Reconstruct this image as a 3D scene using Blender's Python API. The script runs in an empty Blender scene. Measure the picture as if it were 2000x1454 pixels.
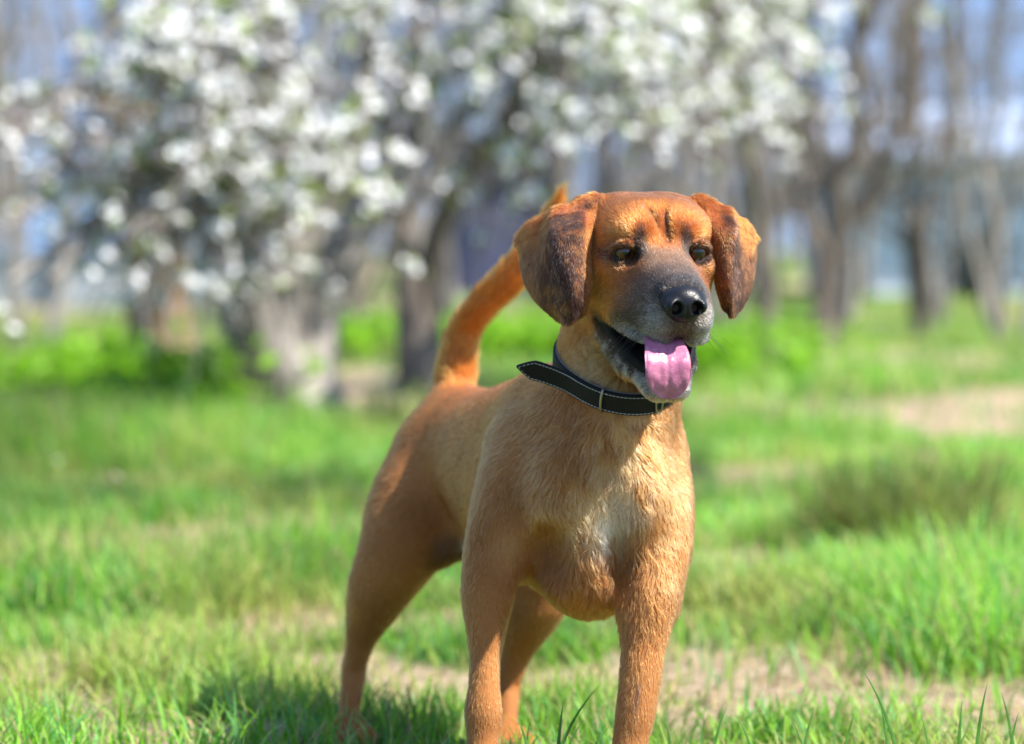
import bpy, math, random
import numpy as np
from mathutils import Vector
rng = np.random.default_rng(11)
random.seed(5)

# ------------------------------------------------------------------ camera, sky, sun, exposure
scene = bpy.context.scene
COL = scene.collection
CAM_H, LENS, HORIZON = 0.67, 92.0, 480.0
FPX = LENS / 36.0 * 2000.0
PITCH = math.atan((727 - HORIZON) / FPX)
CAM = np.array([0.0, 0.0, CAM_H])
CF = np.array([0.0, math.cos(PITCH), -math.sin(PITCH)])
CU = np.array([0.0, math.sin(PITCH), math.cos(PITCH)])
CR = np.array([1.0, 0.0, 0.0])
def at(px, py, d):
    """a point of the photograph at a measured distance, in metres"""
    return CAM + d * CF + (px - 1000) * d / FPX * CR + (727 - py) * d / FPX * CU
def ground_at(px, py):
    r = CF + (px - 1000) / FPX * CR + (727 - py) / FPX * CU
    return CAM + r * (-CAM_H / r[2])
cam_data = bpy.data.cameras.new('camera')
cam = bpy.data.objects.new('camera', cam_data); COL.objects.link(cam)
cam.location = CAM; cam.rotation_euler = (math.pi / 2 - PITCH, 0, 0)
cam_data.lens = LENS; cam_data.sensor_width = 36; cam_data.clip_end = 2000; cam_data.clip_start = 0.05
cam_data.dof.use_dof = True; cam_data.dof.focus_distance = 2.99; cam_data.dof.aperture_fstop = 2.65
scene.camera = cam
SUN_DIR = np.array([0.585, -0.20, 0.785]); SUN_DIR /= np.linalg.norm(SUN_DIR)
world = bpy.data.worlds.new('World'); scene.world = world; world.use_nodes = True
wn = world.node_tree.nodes; wl = world.node_tree.links
sky = wn.new('ShaderNodeTexSky'); sky.sky_type = 'NISHITA'; sky.sun_disc = False
sky.sun_elevation = math.asin(SUN_DIR[2]); sky.sun_rotation = math.atan2(SUN_DIR[0], SUN_DIR[1])
sky.air_density = 1.0; sky.dust_density = 0.2; sky.ozone_density = 1.2
bg = wn['Background']; bg.inputs['Strength'].default_value = 0.15
wl.new(sky.outputs[0], bg.inputs[0])
wtc = wn.new('ShaderNodeTexCoord'); wmp = wn.new('ShaderNodeMapping'); wmp.inputs['Location'].default_value = (0, 0, 0.42)   # clear dry air: no white haze band
wl.new(wtc.outputs['Generated'], wmp.inputs['Vector']); wl.new(wmp.outputs[0], sky.inputs['Vector'])
sun_data = bpy.data.lights.new('sun', 'SUN'); sun_data.energy = 5.0; sun_data.angle = math.radians(0.6)
sun_data.color = (1.0, 0.95, 0.87)
sun = bpy.data.objects.new('sun', sun_data); COL.objects.link(sun)
sun.rotation_euler = Vector(SUN_DIR).to_track_quat('Z', 'Y').to_euler()
scene.view_settings.view_transform = 'Standard'; scene.view_settings.look = 'None'
scene.view_settings.exposure = 1.33; scene.view_settings.gamma = 1.0
scene.render.engine = 'CYCLES'
scene.cycles.use_denoising = True
scene.cycles.max_bounces = 8; scene.cycles.transparent_max_bounces = 8

# ------------------------------------------------------------------ small helpers
def norm(v):
    v = np.asarray(v, float); return v / (np.linalg.norm(v, axis=-1, keepdims=True) + 1e-12)
def smooth(e0, e1, x):
    t = np.clip((x - e0) / (e1 - e0), 0, 1); return t * t * (3 - 2 * t)
def mesh_obj(name, verts, faces, mat, parent=None, shade=True):
    me = bpy.data.meshes.new(name)
    verts = np.asarray(verts, dtype=np.float32)
    if isinstance(faces, np.ndarray):
        n, k = faces.shape
        me.vertices.add(len(verts)); me.vertices.foreach_set('co', verts.ravel())
        me.loops.add(n * k); me.loops.foreach_set('vertex_index', faces.astype(np.int32).ravel())
        me.polygons.add(n)
        me.polygons.foreach_set('loop_start', np.arange(0, n * k, k, dtype=np.int32))
        me.update(calc_edges=True); me.validate()
    else:
        me.from_pydata([tuple(map(float, v)) for v in verts], [], faces)
    if shade:
        me.polygons.foreach_set('use_smooth', np.ones(len(me.polygons), bool))
    if mat: me.materials.append(mat)
    o = bpy.data.objects.new(name, me); COL.objects.link(o)
    if parent: o.parent = parent
    return o
def tag(o, label=None, cat=None, group=None, kind=None):
    for k, v in (('label', label), ('category', cat), ('group', group), ('kind', kind)):
        if v: o[k] = v
    return o
def empty(name, loc):
    o = bpy.data.objects.new(name, None); COL.objects.link(o); o.location = loc; o.empty_display_size = .1
    return o
def new_mat(name):
    m = bpy.data.materials.new(name); m.use_nodes = True
    nt = m.node_tree; return m, nt, nt.nodes['Principled BSDF']
def plain_mat(name, col, rough=.6, bump=0, scale=200, spec=.5, var=.15, **kw):
    m, nt, b = new_mat(name)
    n = nt.nodes.new('ShaderNodeTexNoise'); n.inputs['Scale'].default_value = scale; n.inputs['Detail'].default_value = 5
    tc = nt.nodes.new('ShaderNodeTexCoord'); nt.links.new(tc.outputs['Object'], n.inputs['Vector'])
    r = nt.nodes.new('ShaderNodeValToRGB')
    r.color_ramp.elements[0].position = .3; r.color_ramp.elements[1].position = .7
    c = np.array(col)
    r.color_ramp.elements[0].color = (*np.clip(c * (1 - var), 0, 1), 1); r.color_ramp.elements[1].color = (*np.clip(c * (1 + var), 0, 1), 1)
    nt.links.new(n.outputs['Fac'], r.inputs['Fac']); nt.links.new(r.outputs['Color'], b.inputs['Base Color'])
    b.inputs['Roughness'].default_value = rough; b.inputs['Specular IOR Level'].default_value = spec
    if bump:
        bp = nt.nodes.new('ShaderNodeBump'); bp.inputs['Strength'].default_value = bump; bp.inputs['Distance'].default_value = .002
        nt.links.new(n.outputs['Fac'], bp.inputs['Height']); nt.links.new(bp.outputs[0], b.inputs['Normal'])
    for k, v in kw.items(): b.inputs[k].default_value = v
    return m

# smooth value noise on points (numpy, for shapes and coat markings)
_NT = rng.random((33, 33, 33)).astype(np.float32)
def vnoise(P, scale, off=0.0):
    q = P * scale + off
    i = np.floor(q).astype(int); f = q - i; f = f * f * (3 - 2 * f); i %= 32
    x, y, z = i[..., 0], i[..., 1], i[..., 2]; fx, fy, fz = f[..., 0], f[..., 1], f[..., 2]
    g = lambda a, b, c: _NT[(x + a) % 32, (y + b) % 32, (z + c) % 32]
    c00 = g(0,0,0)*(1-fx)+g(1,0,0)*fx; c10 = g(0,1,0)*(1-fx)+g(1,1,0)*fx
    c01 = g(0,0,1)*(1-fx)+g(1,0,1)*fx; c11 = g(0,1,1)*(1-fx)+g(1,1,1)*fx
    return ((c00*(1-fy)+c10*fy)*(1-fz)+(c01*(1-fy)+c11*fy)*fz)

# ------------------------------------------------------------------ implicit surface modelling
class Field:
    def __init__(s, xs, ys, zs):
        s.ax = [np.asarray(a, np.float32) for a in (xs, ys, zs)]
        s.v = np.full([len(a) for a in s.ax], 0.5, np.float32)
    def box(s, lo, hi):
        sl = []
        for a, l, h in zip(s.ax, lo, hi):
            i0 = max(0, int(np.searchsorted(a, l)) - 1); i1 = min(len(a), int(np.searchsorted(a, h)) + 1)
            sl.append(slice(i0, max(i1, i0)))
        return tuple(sl)
    def pts(s, sl):
        return (s.ax[0][sl[0]][:, None, None], s.ax[1][sl[1]][None, :, None], s.ax[2][sl[2]][None, None, :])
    def put(s, sl, d, k, cut=False):
        a = s.v[sl]
        if a.size == 0: return
        if cut:
            a = -a
        if k > 0:
            h = np.maximum(k - np.abs(a - d), 0) / k
            r = np.minimum(a, d) - h * h * k * .25
        else:
            r = np.minimum(a, d)
        s.v[sl] = -r if cut else r
    def cap(s, a, ra, b, rb, k=.02, flat=None, cut=False):
        a = np.asarray(a, np.float32); b = np.asarray(b, np.float32)
        m = max(ra, rb) * (max(1, flat[1]) if flat else 1) + k + .012
        sl = s.box(np.minimum(a, b) - m, np.maximum(a, b) + m)
        X, Y, Z = s.pts(sl)
        ba = b - a; L = float(ba @ ba) + 1e-9
        dx, dy, dz = X - a[0], Y - a[1], Z - a[2]
        t = np.clip((dx * ba[0] + dy * ba[1] + dz * ba[2]) / L, 0, 1)
        dx = dx - t * ba[0]; dy = dy - t * ba[1]; dz = dz - t * ba[2]
        q = dx * dx + dy * dy + dz * dz
        sc = 1
        if flat:
            w, f = flat; w = norm(w).astype(np.float32)
            o = dx * w[0] + dy * w[1] + dz * w[2]
            q = q + (1 / f ** 2 - 1) * o * o
            sc = min(1, f) if f < 1 else 1
        s.put(sl, (np.sqrt(np.maximum(q, 0)) - (ra + (rb - ra) * t)) * sc, k, cut)
    def chain(s, pr, k=.015, sub=5):
        """a smooth limb through joints with radii, gathered first and blended once"""
        A = np.array([[*p, r] for p, r in pr]); n = (len(A) - 1) * sub + 1
        A = spline_net(A[:, None, :].repeat(2, 1), n, 2)[:, 0]
        m = A[:, 3].max() + k + .012
        sl = s.box(A[:, :3].min(0) - m, A[:, :3].max(0) + m); main = s.v; acc = np.full_like(main[sl], .5); o = [q.start for q in sl]
        for a, b in zip(A[:-1], A[1:]):
            mm = max(a[3], b[3]) + k + .012
            bx = s.box(np.minimum(a, b)[:3] - mm, np.maximum(a, b)[:3] + mm); X, Y, Z = s.pts(bx)
            a_ = a.astype(np.float32); ba = (b - a).astype(np.float32); L = float(ba[:3] @ ba[:3]) + 1e-12
            dx, dy, dz = X - a_[0], Y - a_[1], Z - a_[2]
            t = np.clip((dx * ba[0] + dy * ba[1] + dz * ba[2]) / L, 0, 1)
            d = np.sqrt((dx - t * ba[0]) ** 2 + (dy - t * ba[1]) ** 2 + (dz - t * ba[2]) ** 2) - (a_[3] + t * ba[3])
            q = tuple(slice(bx[i].start - o[i], bx[i].stop - o[i]) for i in range(3)); acc[q] = np.minimum(acc[q], d)
        s.put(sl, acc, k)
    def ell(s, c, r, basis=None, k=.02, cut=False):
        c = np.asarray(c, np.float32); r = np.asarray(r, np.float32)
        B = np.eye(3, dtype=np.float32) if basis is None else np.asarray(basis, np.float32)
        m = float(r.max()) + k + .012
        sl = s.box(c - m, c + m); X, Y, Z = s.pts(sl)
        dx, dy, dz = X - c[0], Y - c[1], Z - c[2]
        k0 = 0; k1 = 0
        for i in range(3):
            p = (dx * B[i, 0] + dy * B[i, 1] + dz * B[i, 2]) / r[i]
            k0 = k0 + p * p; k1 = k1 + (p / r[i]) ** 2
        k0 = np.sqrt(k0); k1 = np.sqrt(k1) + 1e-6
        s.put(sl, k0 * (k0 - 1) / k1, k, cut)
    def balls(s, P, R, k=0.0):
        """dense little balls make a curved sheet; gathered first, then blended once"""
        lo = P.min(0) - .02; hi = P.max(0) + .02
        sl = s.box(lo, hi); sub = np.full(s.v[sl].shape, .5, np.float32)
        o = [q.start for q in sl]
        for p, r in zip(P, R):
            m = r + .008
            b = s.box(p - m, p + m)
            X, Y, Z = s.pts(b)
            d = np.sqrt((X - p[0]) ** 2 + (Y - p[1]) ** 2 + (Z - p[2]) ** 2) - r
            q = tuple(slice(b[i].start - o[i], b[i].stop - o[i]) for i in range(3))
            sub[q] = np.minimum(sub[q], d)
        s.put(sl, sub, k)
    def sample(s, P):
        """trilinear value at points"""
        idx = []; fr = []
        for j in range(3):
            a = s.ax[j]; i = np.clip(np.searchsorted(a, P[:, j]) - 1, 0, len(a) - 2)
            idx.append(i); fr.append(np.clip((P[:, j] - a[i]) / (a[i + 1] - a[i]), 0, 1))
        r = 0
        for dx in (0, 1):
            for dy in (0, 1):
                for dz in (0, 1):
                    w = (fr[0] if dx else 1 - fr[0]) * (fr[1] if dy else 1 - fr[1]) * (fr[2] if dz else 1 - fr[2])
                    r = r + w * s.v[idx[0] + dx, idx[1] + dy, idx[2] + dz]
        return r
    def mesh(s, relax=2):
        v = s.v; ins = v < 0
        nx, ny, nz = v.shape
        cs = np.zeros((nx - 1, ny - 1, nz - 1), np.int8)
        for dx in (0, 1):
            for dy in (0, 1):
                for dz in (0, 1):
                    cs += ins[dx:nx - 1 + dx, dy:ny - 1 + dy, dz:nz - 1 + dz]
        act = (cs > 0) & (cs < 8)
        ci = np.argwhere(act)
        idm = np.full(act.shape, -1, np.int32); idm[act] = np.arange(len(ci))
        acc = np.zeros((len(ci), 3)); cnt = np.zeros(len(ci))
        C = [(0,0,0),(1,0,0),(0,1,0),(1,1,0),(0,0,1),(1,0,1),(0,1,1),(1,1,1)]
        val = [v[ci[:,0]+c[0], ci[:,1]+c[1], ci[:,2]+c[2]].astype(float) for c in C]
        for i in range(8):
            for j in range(i + 1, 8):
                df = [C[j][q] - C[i][q] for q in range(3)]
                if sum(map(abs, df)) != 1: continue
                m = (val[i] < 0) != (val[j] < 0)
                t = np.where(m, val[i] / (val[i] - val[j] + 1e-20), 0)
                for q in range(3): acc[:, q] += np.where(m, C[i][q] + t * df[q], 0)
                cnt += m
        loc = acc / cnt[:, None]
        P = np.empty_like(loc)
        for q in range(3):
            a = s.ax[q].astype(float); P[:, q] = a[ci[:, q]] + loc[:, q] * (a[ci[:, q] + 1] - a[ci[:, q]])
        faces = []
        for q in range(3):
            sl0 = [slice(None)] * 3; sl1 = [slice(None)] * 3
            sl0[q] = slice(0, -1); sl1[q] = slice(1, None)
            ch = ins[tuple(sl0)] != ins[tuple(sl1)]
            e = np.argwhere(ch)
            o1, o2 = [(1, 2), (2, 0), (0, 1)][q]
            ok = (e[:, o1] > 0) & (e[:, o2] > 0) & (e[:, o1] < v.shape[o1] - 1) & (e[:, o2] < v.shape[o2] - 1)
            e = e[ok]
            def cid(a, b):
                c = e.copy(); c[:, o1] -= a; c[:, o2] -= b; return idm[c[:, 0], c[:, 1], c[:, 2]]
            f = np.stack([cid(1, 1), cid(0, 1), cid(0, 0), cid(1, 0)], 1)
            inside0 = ins[e[:, 0], e[:, 1], e[:, 2]]
            f[~inside0] = f[~inside0][:, ::-1]
            faces.append(f)
        F = np.concatenate(faces)
        for _ in range(relax):                       # Taubin relaxation, keeps the volume
            for lam in (.5, -.52):
                sm = np.zeros_like(P); n = np.zeros(len(P))
                for a in range(4):
                    i, j = F[:, a], F[:, (a + 1) % 4]
                    for q in range(3):
                        sm[:, q] += np.bincount(i, P[j, q], len(P)) + np.bincount(j, P[i, q], len(P))
                    n += np.bincount(i, minlength=len(P)) + np.bincount(j, minlength=len(P))
                P = P + lam * (sm / np.maximum(n, 1)[:, None] - P)
        return P, F
def vert_normals(P, F):
    a = P[F[:, 2]] - P[F[:, 0]]; b = P[F[:, 3]] - P[F[:, 1]]
    n = np.cross(a, b); N = np.zeros_like(P)
    for c in range(4):
        for q in range(3): N[:, q] += np.bincount(F[:, c], n[:, q], len(P))
    return norm(N)
def axis(lo, hi, fine, f0, f1, coarse):
    a = [lo]
    while a[-1] < hi:
        x = a[-1]
        gap = 0 if f0 <= x <= f1 else min(abs(x - f0), abs(x - f1))
        a.append(x + min(coarse, fine + gap * .12))
    return np.array(a)
def spline_net(net, nu, nv):
    """Catmull-Rom surface through a net of points"""
    net = np.asarray(net, float)
    def cr(A, n):
        m = len(A); A = np.concatenate([2 * A[:1] - A[1:2], A, 2 * A[-1:] - A[-2:-1]])
        t = np.linspace(0, m - 1, n); i = np.minimum(t.astype(int), m - 2); f = (t - i).reshape((-1,) + (1,) * (A.ndim - 1))
        p0, p1, p2, p3 = A[i], A[i + 1], A[i + 2], A[i + 3]
        return .5 * (2 * p1 + (p2 - p0) * f + (2 * p0 - 5 * p1 + 4 * p2 - p3) * f ** 2 + (3 * p1 - p0 - 3 * p2 + p3) * f ** 3)
    return cr(cr(net, nu).swapaxes(0, 1), nv).swapaxes(0, 1)

# ------------------------------------------------------------------ the ground
def ground_h(X, Y):
    Q = np.stack([X, Y, np.zeros_like(X)], -1)
    far = smooth(16, 60, Y)
    return .05 * (vnoise(Q, .9) - .5) * smooth(3.9, 5.5, Y) + .25 * (vnoise(Q, .21, 2.) - .5) * smooth(6, 14, Y) + .35 * far
PATCH = []                                                  # bare, trodden spots: centre, radii
for px, py, rx, ry in ((1470, 1320, .42, .34), (1330, 1290, .25, .2), (1700, 1395, .5, .16), (850, 1350, .20, .22), (1920, 850, .6, .9), (1800, 800, .9, 1.1), (690, 775, .5, 1.6), (560, 845, .45, .5),
                       (470, 1050, .30, .30), (800, 1060, .25, .3), (280, 1300, .25, .18), (90, 1330, .22, .14), (1400, 940, .35, .35), (1520, 945, .22, .3), (1480, 1090, .22, .22), (1500, 690, .8, 2.4), (380, 1440, .3, .1), (600, 1290, .12, .1)):
    g = ground_at(px, py); PATCH.append((g[0], g[1], rx, ry))
def bare(X, Y):
    Q = np.stack([X, Y, np.zeros_like(X)], -1); n = vnoise(Q, 5.) - .5 + .6 * (vnoise(Q, 14., 5.) - .5)
    b = np.zeros_like(X)
    for x, y, rx, ry in PATCH:
        d = np.sqrt(((X - x) / rx) ** 2 + ((Y - y) / ry) ** 2) + n * .9
        b = np.maximum(b, 1 - smooth(.55, 1.15, d))
    return np.maximum(b, .85 * smooth(.02, .22, vnoise(Q, 2.6, 7.) - .5 + .45 * n))
gx = np.concatenate([-np.geomspace(60, 3.2, 24), np.arange(-3, 3.01, .06), np.geomspace(3.2, 60, 24)])
gy = np.concatenate([np.linspace(-12, 2, 10), np.arange(2.2, 9, .06), np.arange(9, 30, .3), np.geomspace(31, 160, 24)])
GX, GY = np.meshgrid(gx, gy, indexing='ij'); GZ = ground_h(GX, GY)
GV = np.stack([GX, GY, GZ], -1).reshape(-1, 3)
ny_ = len(gy); ii, jj = np.meshgrid(np.arange(len(gx) - 1), np.arange(ny_ - 1), indexing='ij'); q = (ii * ny_ + jj).ravel()
m_ground, nt, b = new_mat('soil_and_turf')
b.inputs['Roughness'].default_value = .95; b.inputs['Specular IOR Level'].default_value = .1
tc = nt.nodes.new('ShaderNodeTexCoord')
def noise(sc, det=4, rough=.6):
    n = nt.nodes.new('ShaderNodeTexNoise'); n.inputs['Scale'].default_value = sc; n.inputs['Detail'].default_value = det; n.inputs['Roughness'].default_value = rough
    nt.links.new(tc.outputs['Object'], n.inputs['Vector']); return n
def ramp(fac, stops):
    r = nt.nodes.new('ShaderNodeValToRGB'); e = r.color_ramp.elements
    e[0].position, e[0].color = stops[0][0], (*stops[0][1], 1); e[1].position, e[1].color = stops[-1][0], (*stops[-1][1], 1)
    for p_, c_ in stops[1:-1]: k = e.new(p_); k.color = (*c_, 1)
    nt.links.new(fac, r.inputs['Fac']); return r
def mixc(fac, a_, b_):
    m = nt.nodes.new('ShaderNodeMix'); m.data_type = 'RGBA'
    if isinstance(fac, float): m.inputs['Factor'].default_value = fac
    else: nt.links.new(fac, m.inputs['Factor'])
    nt.links.new(a_, m.inputs['A']); nt.links.new(b_, m.inputs['B']); return m.outputs['Result']
soil = ramp(noise(38, 6, .7).outputs['Fac'], [(.25, (.10, .070, .045)), (.5, (.40, .30, .20)), (.75, (.68, .55, .40))])
turf = ramp(noise(23, 6, .7).outputs['Fac'], [(.3, (.045, .085, .014)), (.55, (.10, .20, .030)), (.75, (.19, .24, .06))])
at_ = nt.nodes.new('ShaderNodeAttribute'); at_.attribute_name = 'bare'
nt.links.new(mixc(at_.outputs['Fac'], turf.outputs[0], soil.outputs[0]), b.inputs['Base Color'])
bp = nt.nodes.new('ShaderNodeBump'); bp.inputs['Strength'].default_value = .8; bp.inputs['Distance'].default_value = .02
nt.links.new(noise(60, 6, .75).outputs['Fac'], bp.inputs['Height']); nt.links.new(bp.outputs[0], b.inputs['Normal'])
ground = mesh_obj('ground', GV, np.stack([q, q + ny_, q + ny_ + 1, q + 1], 1), m_ground); tag(ground, kind='structure')
ga = ground.data.attributes.new('bare', 'FLOAT', 'POINT'); ga.data.foreach_set('value', bare(GV[:, 0], GV[:, 1]).astype(np.float32))

# ------------------------------------------------------------------ materials for plants
def leaf_mat(name, attr=None, col=None, trans=.45, rough=.5):
    m = bpy.data.materials.new(name); m.use_nodes = True; nt = m.node_tree; b = nt.nodes['Principled BSDF']
    b.inputs['Roughness'].default_value = rough; b.inputs['Specular IOR Level'].default_value = .3
    tr = nt.nodes.new('ShaderNodeBsdfTranslucent'); mx = nt.nodes.new('ShaderNodeMixShader'); mx.inputs[0].default_value = trans
    if attr:
        a = nt.nodes.new('ShaderNodeAttribute'); a.attribute_name = attr; src = a.outputs['Color']
    else:
        n = nt.nodes.new('ShaderNodeTexNoise'); n.inputs['Scale'].default_value = 9
        r = nt.nodes.new('ShaderNodeValToRGB'); r.color_ramp.elements[0].position = .35; r.color_ramp.elements[1].position = .65
        r.color_ramp.elements[0].color = (*(np.array(col) * .75), 1); r.color_ramp.elements[1].color = (*np.clip(np.array(col) * 1.15, 0, .9), 1)
        nt.links.new(n.outputs['Fac'], r.inputs['Fac']); src = r.outputs[0]
    nt.links.new(src, b.inputs['Base Color']); nt.links.new(src, tr.inputs['Color'])
    nt.links.new(b.outputs[0], mx.inputs[1]); nt.links.new(tr.outputs[0], mx.inputs[2]); nt.links.new(mx.outputs[0], nt.nodes['Material Output'].inputs['Surface'])
    return m
m_blade = leaf_mat('grass_blade', 'tint', trans=.5)

# ------------------------------------------------------------------ grass
def blades(name, X, Y, length, width, col, bend, label, cat, az=None, kind='stuff', z0=None):
    n = len(X); K = 4
    az = rng.random(n) * 2 * math.pi if az is None else az
    Z = (ground_h(X, Y) if z0 is None else z0) - .004
    dirx, diry = np.cos(az), np.sin(az)
    tw = az + math.pi / 2 + rng.normal(0, .5, n); wx, wy = np.cos(tw), np.sin(tw)
    V = np.empty((n, K, 2, 3))
    lean0 = rng.random(n) * .25
    for k in range(K):
        s_ = k / (K - 1)
        hx = length * (lean0 * s_ + bend * s_ ** 2.0) ; hz = length * (s_ - .45 * bend * s_ ** 2.2)
        w = width * (1.0, .9, .62, .05)[k]
        cx, cy, cz = X + dirx * hx, Y + diry * hx, Z + hz
        V[:, k, 0] = np.stack([cx - wx * w / 2, cy - wy * w / 2, cz], 1); V[:, k, 1] = np.stack([cx + wx * w / 2, cy + wy * w / 2, cz], 1)
    b0 = np.arange(n)[:, None] * (K * 2); Fs = np.concatenate([b0 + np.array([2 * k, 2 * k + 1, 2 * k + 3, 2 * k + 2]) for k in range(K - 1)])
    o = mesh_obj(name, V.reshape(-1, 3), Fs, m_blade)
    a = o.data.attributes.new('tint', 'FLOAT_COLOR', 'POINT')
    c = np.repeat(col[:, None, :], K * 2, 1).reshape(-1, 3)
    a.data.foreach_set('color', np.concatenate([c, np.ones((len(c), 1))], 1).astype(np.float32).ravel())
    tag(o, label, cat, kind=kind); return o
GREENS = np.array([[.16, .38, .020], [.23, .46, .035], [.09, .25, .018], [.33, .50, .11], [.14, .38, .11]])
def green(n, bright=1.0):
    c = GREENS[rng.integers(0, len(GREENS), n)] * (.75 + .5 * rng.random((n, 1))) * bright
    dry = rng.random(n) < .15
    c[dry] = np.array([.42, .34, .16]) * (.7 + .5 * rng.random((dry.sum(), 1))); return c
def scatter(n, y0, y1):
    y = np.sqrt(rng.random(n) * (y1 ** 2 - y0 ** 2) + y0 ** 2); x = (rng.random(n) * 2 - 1) * (.36 * y + .45); return x, y
TALL = []                                                  # lush tufts: centre, radius, blade length
for px, py, r, h in ((1775, 1075, .30, .24), (1690, 1060, .2, .18), (1820, 1240, .28, .16), (1950, 1210, .30, .18), (1640, 1190, .20, .13), (1900, 1300, .2, .15), (330, 1330, .2, .10), (90, 1180, .3, .15), (330, 1180, .3, .13), (600, 1130, .25, .12), (1400, 1180, .25, .10), (250, 880, .8, .22), (50, 900, .7, .22), (450, 900, .6, .18), (1500, 880, .5, .12), (1640, 780, .8, .12), (980, 720, 1.2, .13)):
    g = ground_at(px, py); TALL.append((g[0], g[1], r, h))
def field(name, n, y0, y1, wmul, lmul, label):
    x, y = scatter(n, y0, y1)
    Q = np.stack([x, y, 0 * x], 1); cl = vnoise(Q, 7., 1.3); cl2 = vnoise(Q, 1.7, 3.)
    ln_ = .030 + .055 * cl ** 1.3 + .03 * cl2
    den = .35 + .65 * smooth(.3, .6, cl)
    bb = bare(x, y)
    for tx, ty, r, h in TALL:
        d = np.hypot(x - tx, (y - ty)) / r; k = 1 - smooth(.4, 1.1, d + .4 * (cl - .5)); ln_ = ln_ + k * (h - ln_) ; den = np.maximum(den, k); bb = bb * (1 - k)
    keep = rng.random(n) < den * (1 - .93 * bb)
    x, y, ln_ = x[keep], y[keep], ln_[keep]; n = len(x)
    ln_ = ln_ * (.6 + .7 * rng.random(n)) * lmul
    Q = np.stack([x, y, 0 * x], 1); big = vnoise(Q, 1.3, 8.); big2 = vnoise(Q, 2.3, 14.)
    tint = green(n) * (.55 + .95 * big)[:, None]; yl = smooth(.45, .75, big2)[:, None] * .65; tint = tint * (1 - yl) + np.array([.44, .43, .12]) * yl * (.7 + .5 * rng.random((n, 1)))
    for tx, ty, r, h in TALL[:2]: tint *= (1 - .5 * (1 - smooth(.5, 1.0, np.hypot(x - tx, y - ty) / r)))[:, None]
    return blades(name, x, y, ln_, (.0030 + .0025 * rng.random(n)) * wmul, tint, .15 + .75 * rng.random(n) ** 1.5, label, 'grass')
if True:
    field('near_grass', 64000, 2.6, 4.6, 1.0, 1.0, 'short fresh green grass around the paws of the dog')
    field('meadow_grass', 128000, 4.6, 8.5, 1.35, 1.1, 'blurred green grass behind the dog in the middle distance')
    field('far_grass', 100000, 8.5, 24, 2.6, 1.35, 'blurred green grass under the blossoming trees')
    # dry straw and last year's leaves lying on the bare spots
    n = 21000; x, y = scatter(n, 3.0, 9.0); k = rng.random(n) < .12 + .88 * bare(x, y); x, y = x[k], y[k]; n = len(x)
    col = np.array([.50, .37, .20]) * (.45 + .8 * rng.random((n, 1))) * np.array([1, .95 + .1, 1])
    blades('dry_straw', x, y, .03 + .05 * rng.random(n), .003 + .004 * rng.random(n), col, 1.6 + .5 * rng.random(n), 'dry straw lying on the bare soil between the grass', 'straw')
    # petals dropped from the trees
    n = 420; x, y = scatter(n, 6.5, 13.); th = rng.random(n) * 6.28; zz_ = ground_h(x, y) + .02 + .05 * rng.random(n); r_ = .006 + .004 * rng.random(n)
    GP = np.stack([np.stack([x + r_ * np.cos(th + k), y + r_ * np.sin(th + k), zz_ + r_ * (.5 if k > 2 else 0)], 1) for k in (0, 1.57, 3.14, 4.71)], 1)
    m_petal0 = leaf_mat('fallen_petal', col=(.80, .79, .75), trans=.2)
    tag(mesh_obj('fallen_petals', GP.reshape(-1, 3), np.arange(n * 4).reshape(n, 4), m_petal0, shade=False), 'white petals fallen among the grass blades', 'petals', kind='stuff')
    # the few long blades that rise into focus in front
    L_ = []
    for bx, by, d, tx, ty in ((1062, 1600, 3.05, 1172, 1338), (1085, 1600, 3.06, 1100, 1372), (1050, 1600, 3.04, 1010, 1400), (1075, 1610, 3.0, 1140, 1405), (1120, 1600, 3.08, 1190, 1420), (1775, 1600, 3.02, 1680, 1302), (1745, 1590, 3.05, 1718, 1370), (1560, 1600, 3.1, 1590, 1385), (1490, 1600, 3.08, 1440, 1400), (1380, 1600, 3.1, 1420, 1380), (1320, 1600, 3.12, 1295, 1390), (1900, 1600, 3.05, 1930, 1330), (1870, 1600, 3.1, 1880, 1365), (1990, 1600, 3.1, 1955, 1350), (1640, 1600, 3.1, 1670, 1390), (1830, 1600, 3.0, 1800, 1400), (1960, 1600, 3.0, 1990, 1390), (1600, 1600, 3.0, 1545, 1405)):
        L_.append((at(bx, by, d), at(tx, ty, d + .02)))
    m_long = leaf_mat('long_blade', col=(.085, .22, .03))
    V = []; Fc = []
    for (a0, t0) in L_:
        a0 = np.array([a0[0], a0[1], 0]); h = t0 - a0; side = np.array([1, .25, 0.]) * .0030
        for k in range(9):
            s_ = k / 8; c = a0 + np.array([h[0] * (.35 * s_ + .65 * s_ ** 2), h[1] * s_, h[2] * (s_ + .32 * s_ * (1 - s_))])
            w = (1 - s_ ** 2.2) * 1.0 + .03; fold = np.array([0, -.0012, 0]) * w
            V += [c - side * w, c + fold, c + side * w]
            if k:
                o = len(V) - 6; Fc += [(o, o + 1, o + 4, o + 3), (o + 1, o + 2, o + 5, o + 4)]
    tag(mesh_obj('long_grass', V, Fc, m_long), 'long single grass blades in focus along the bottom edge', 'grass', kind='stuff')

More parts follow.
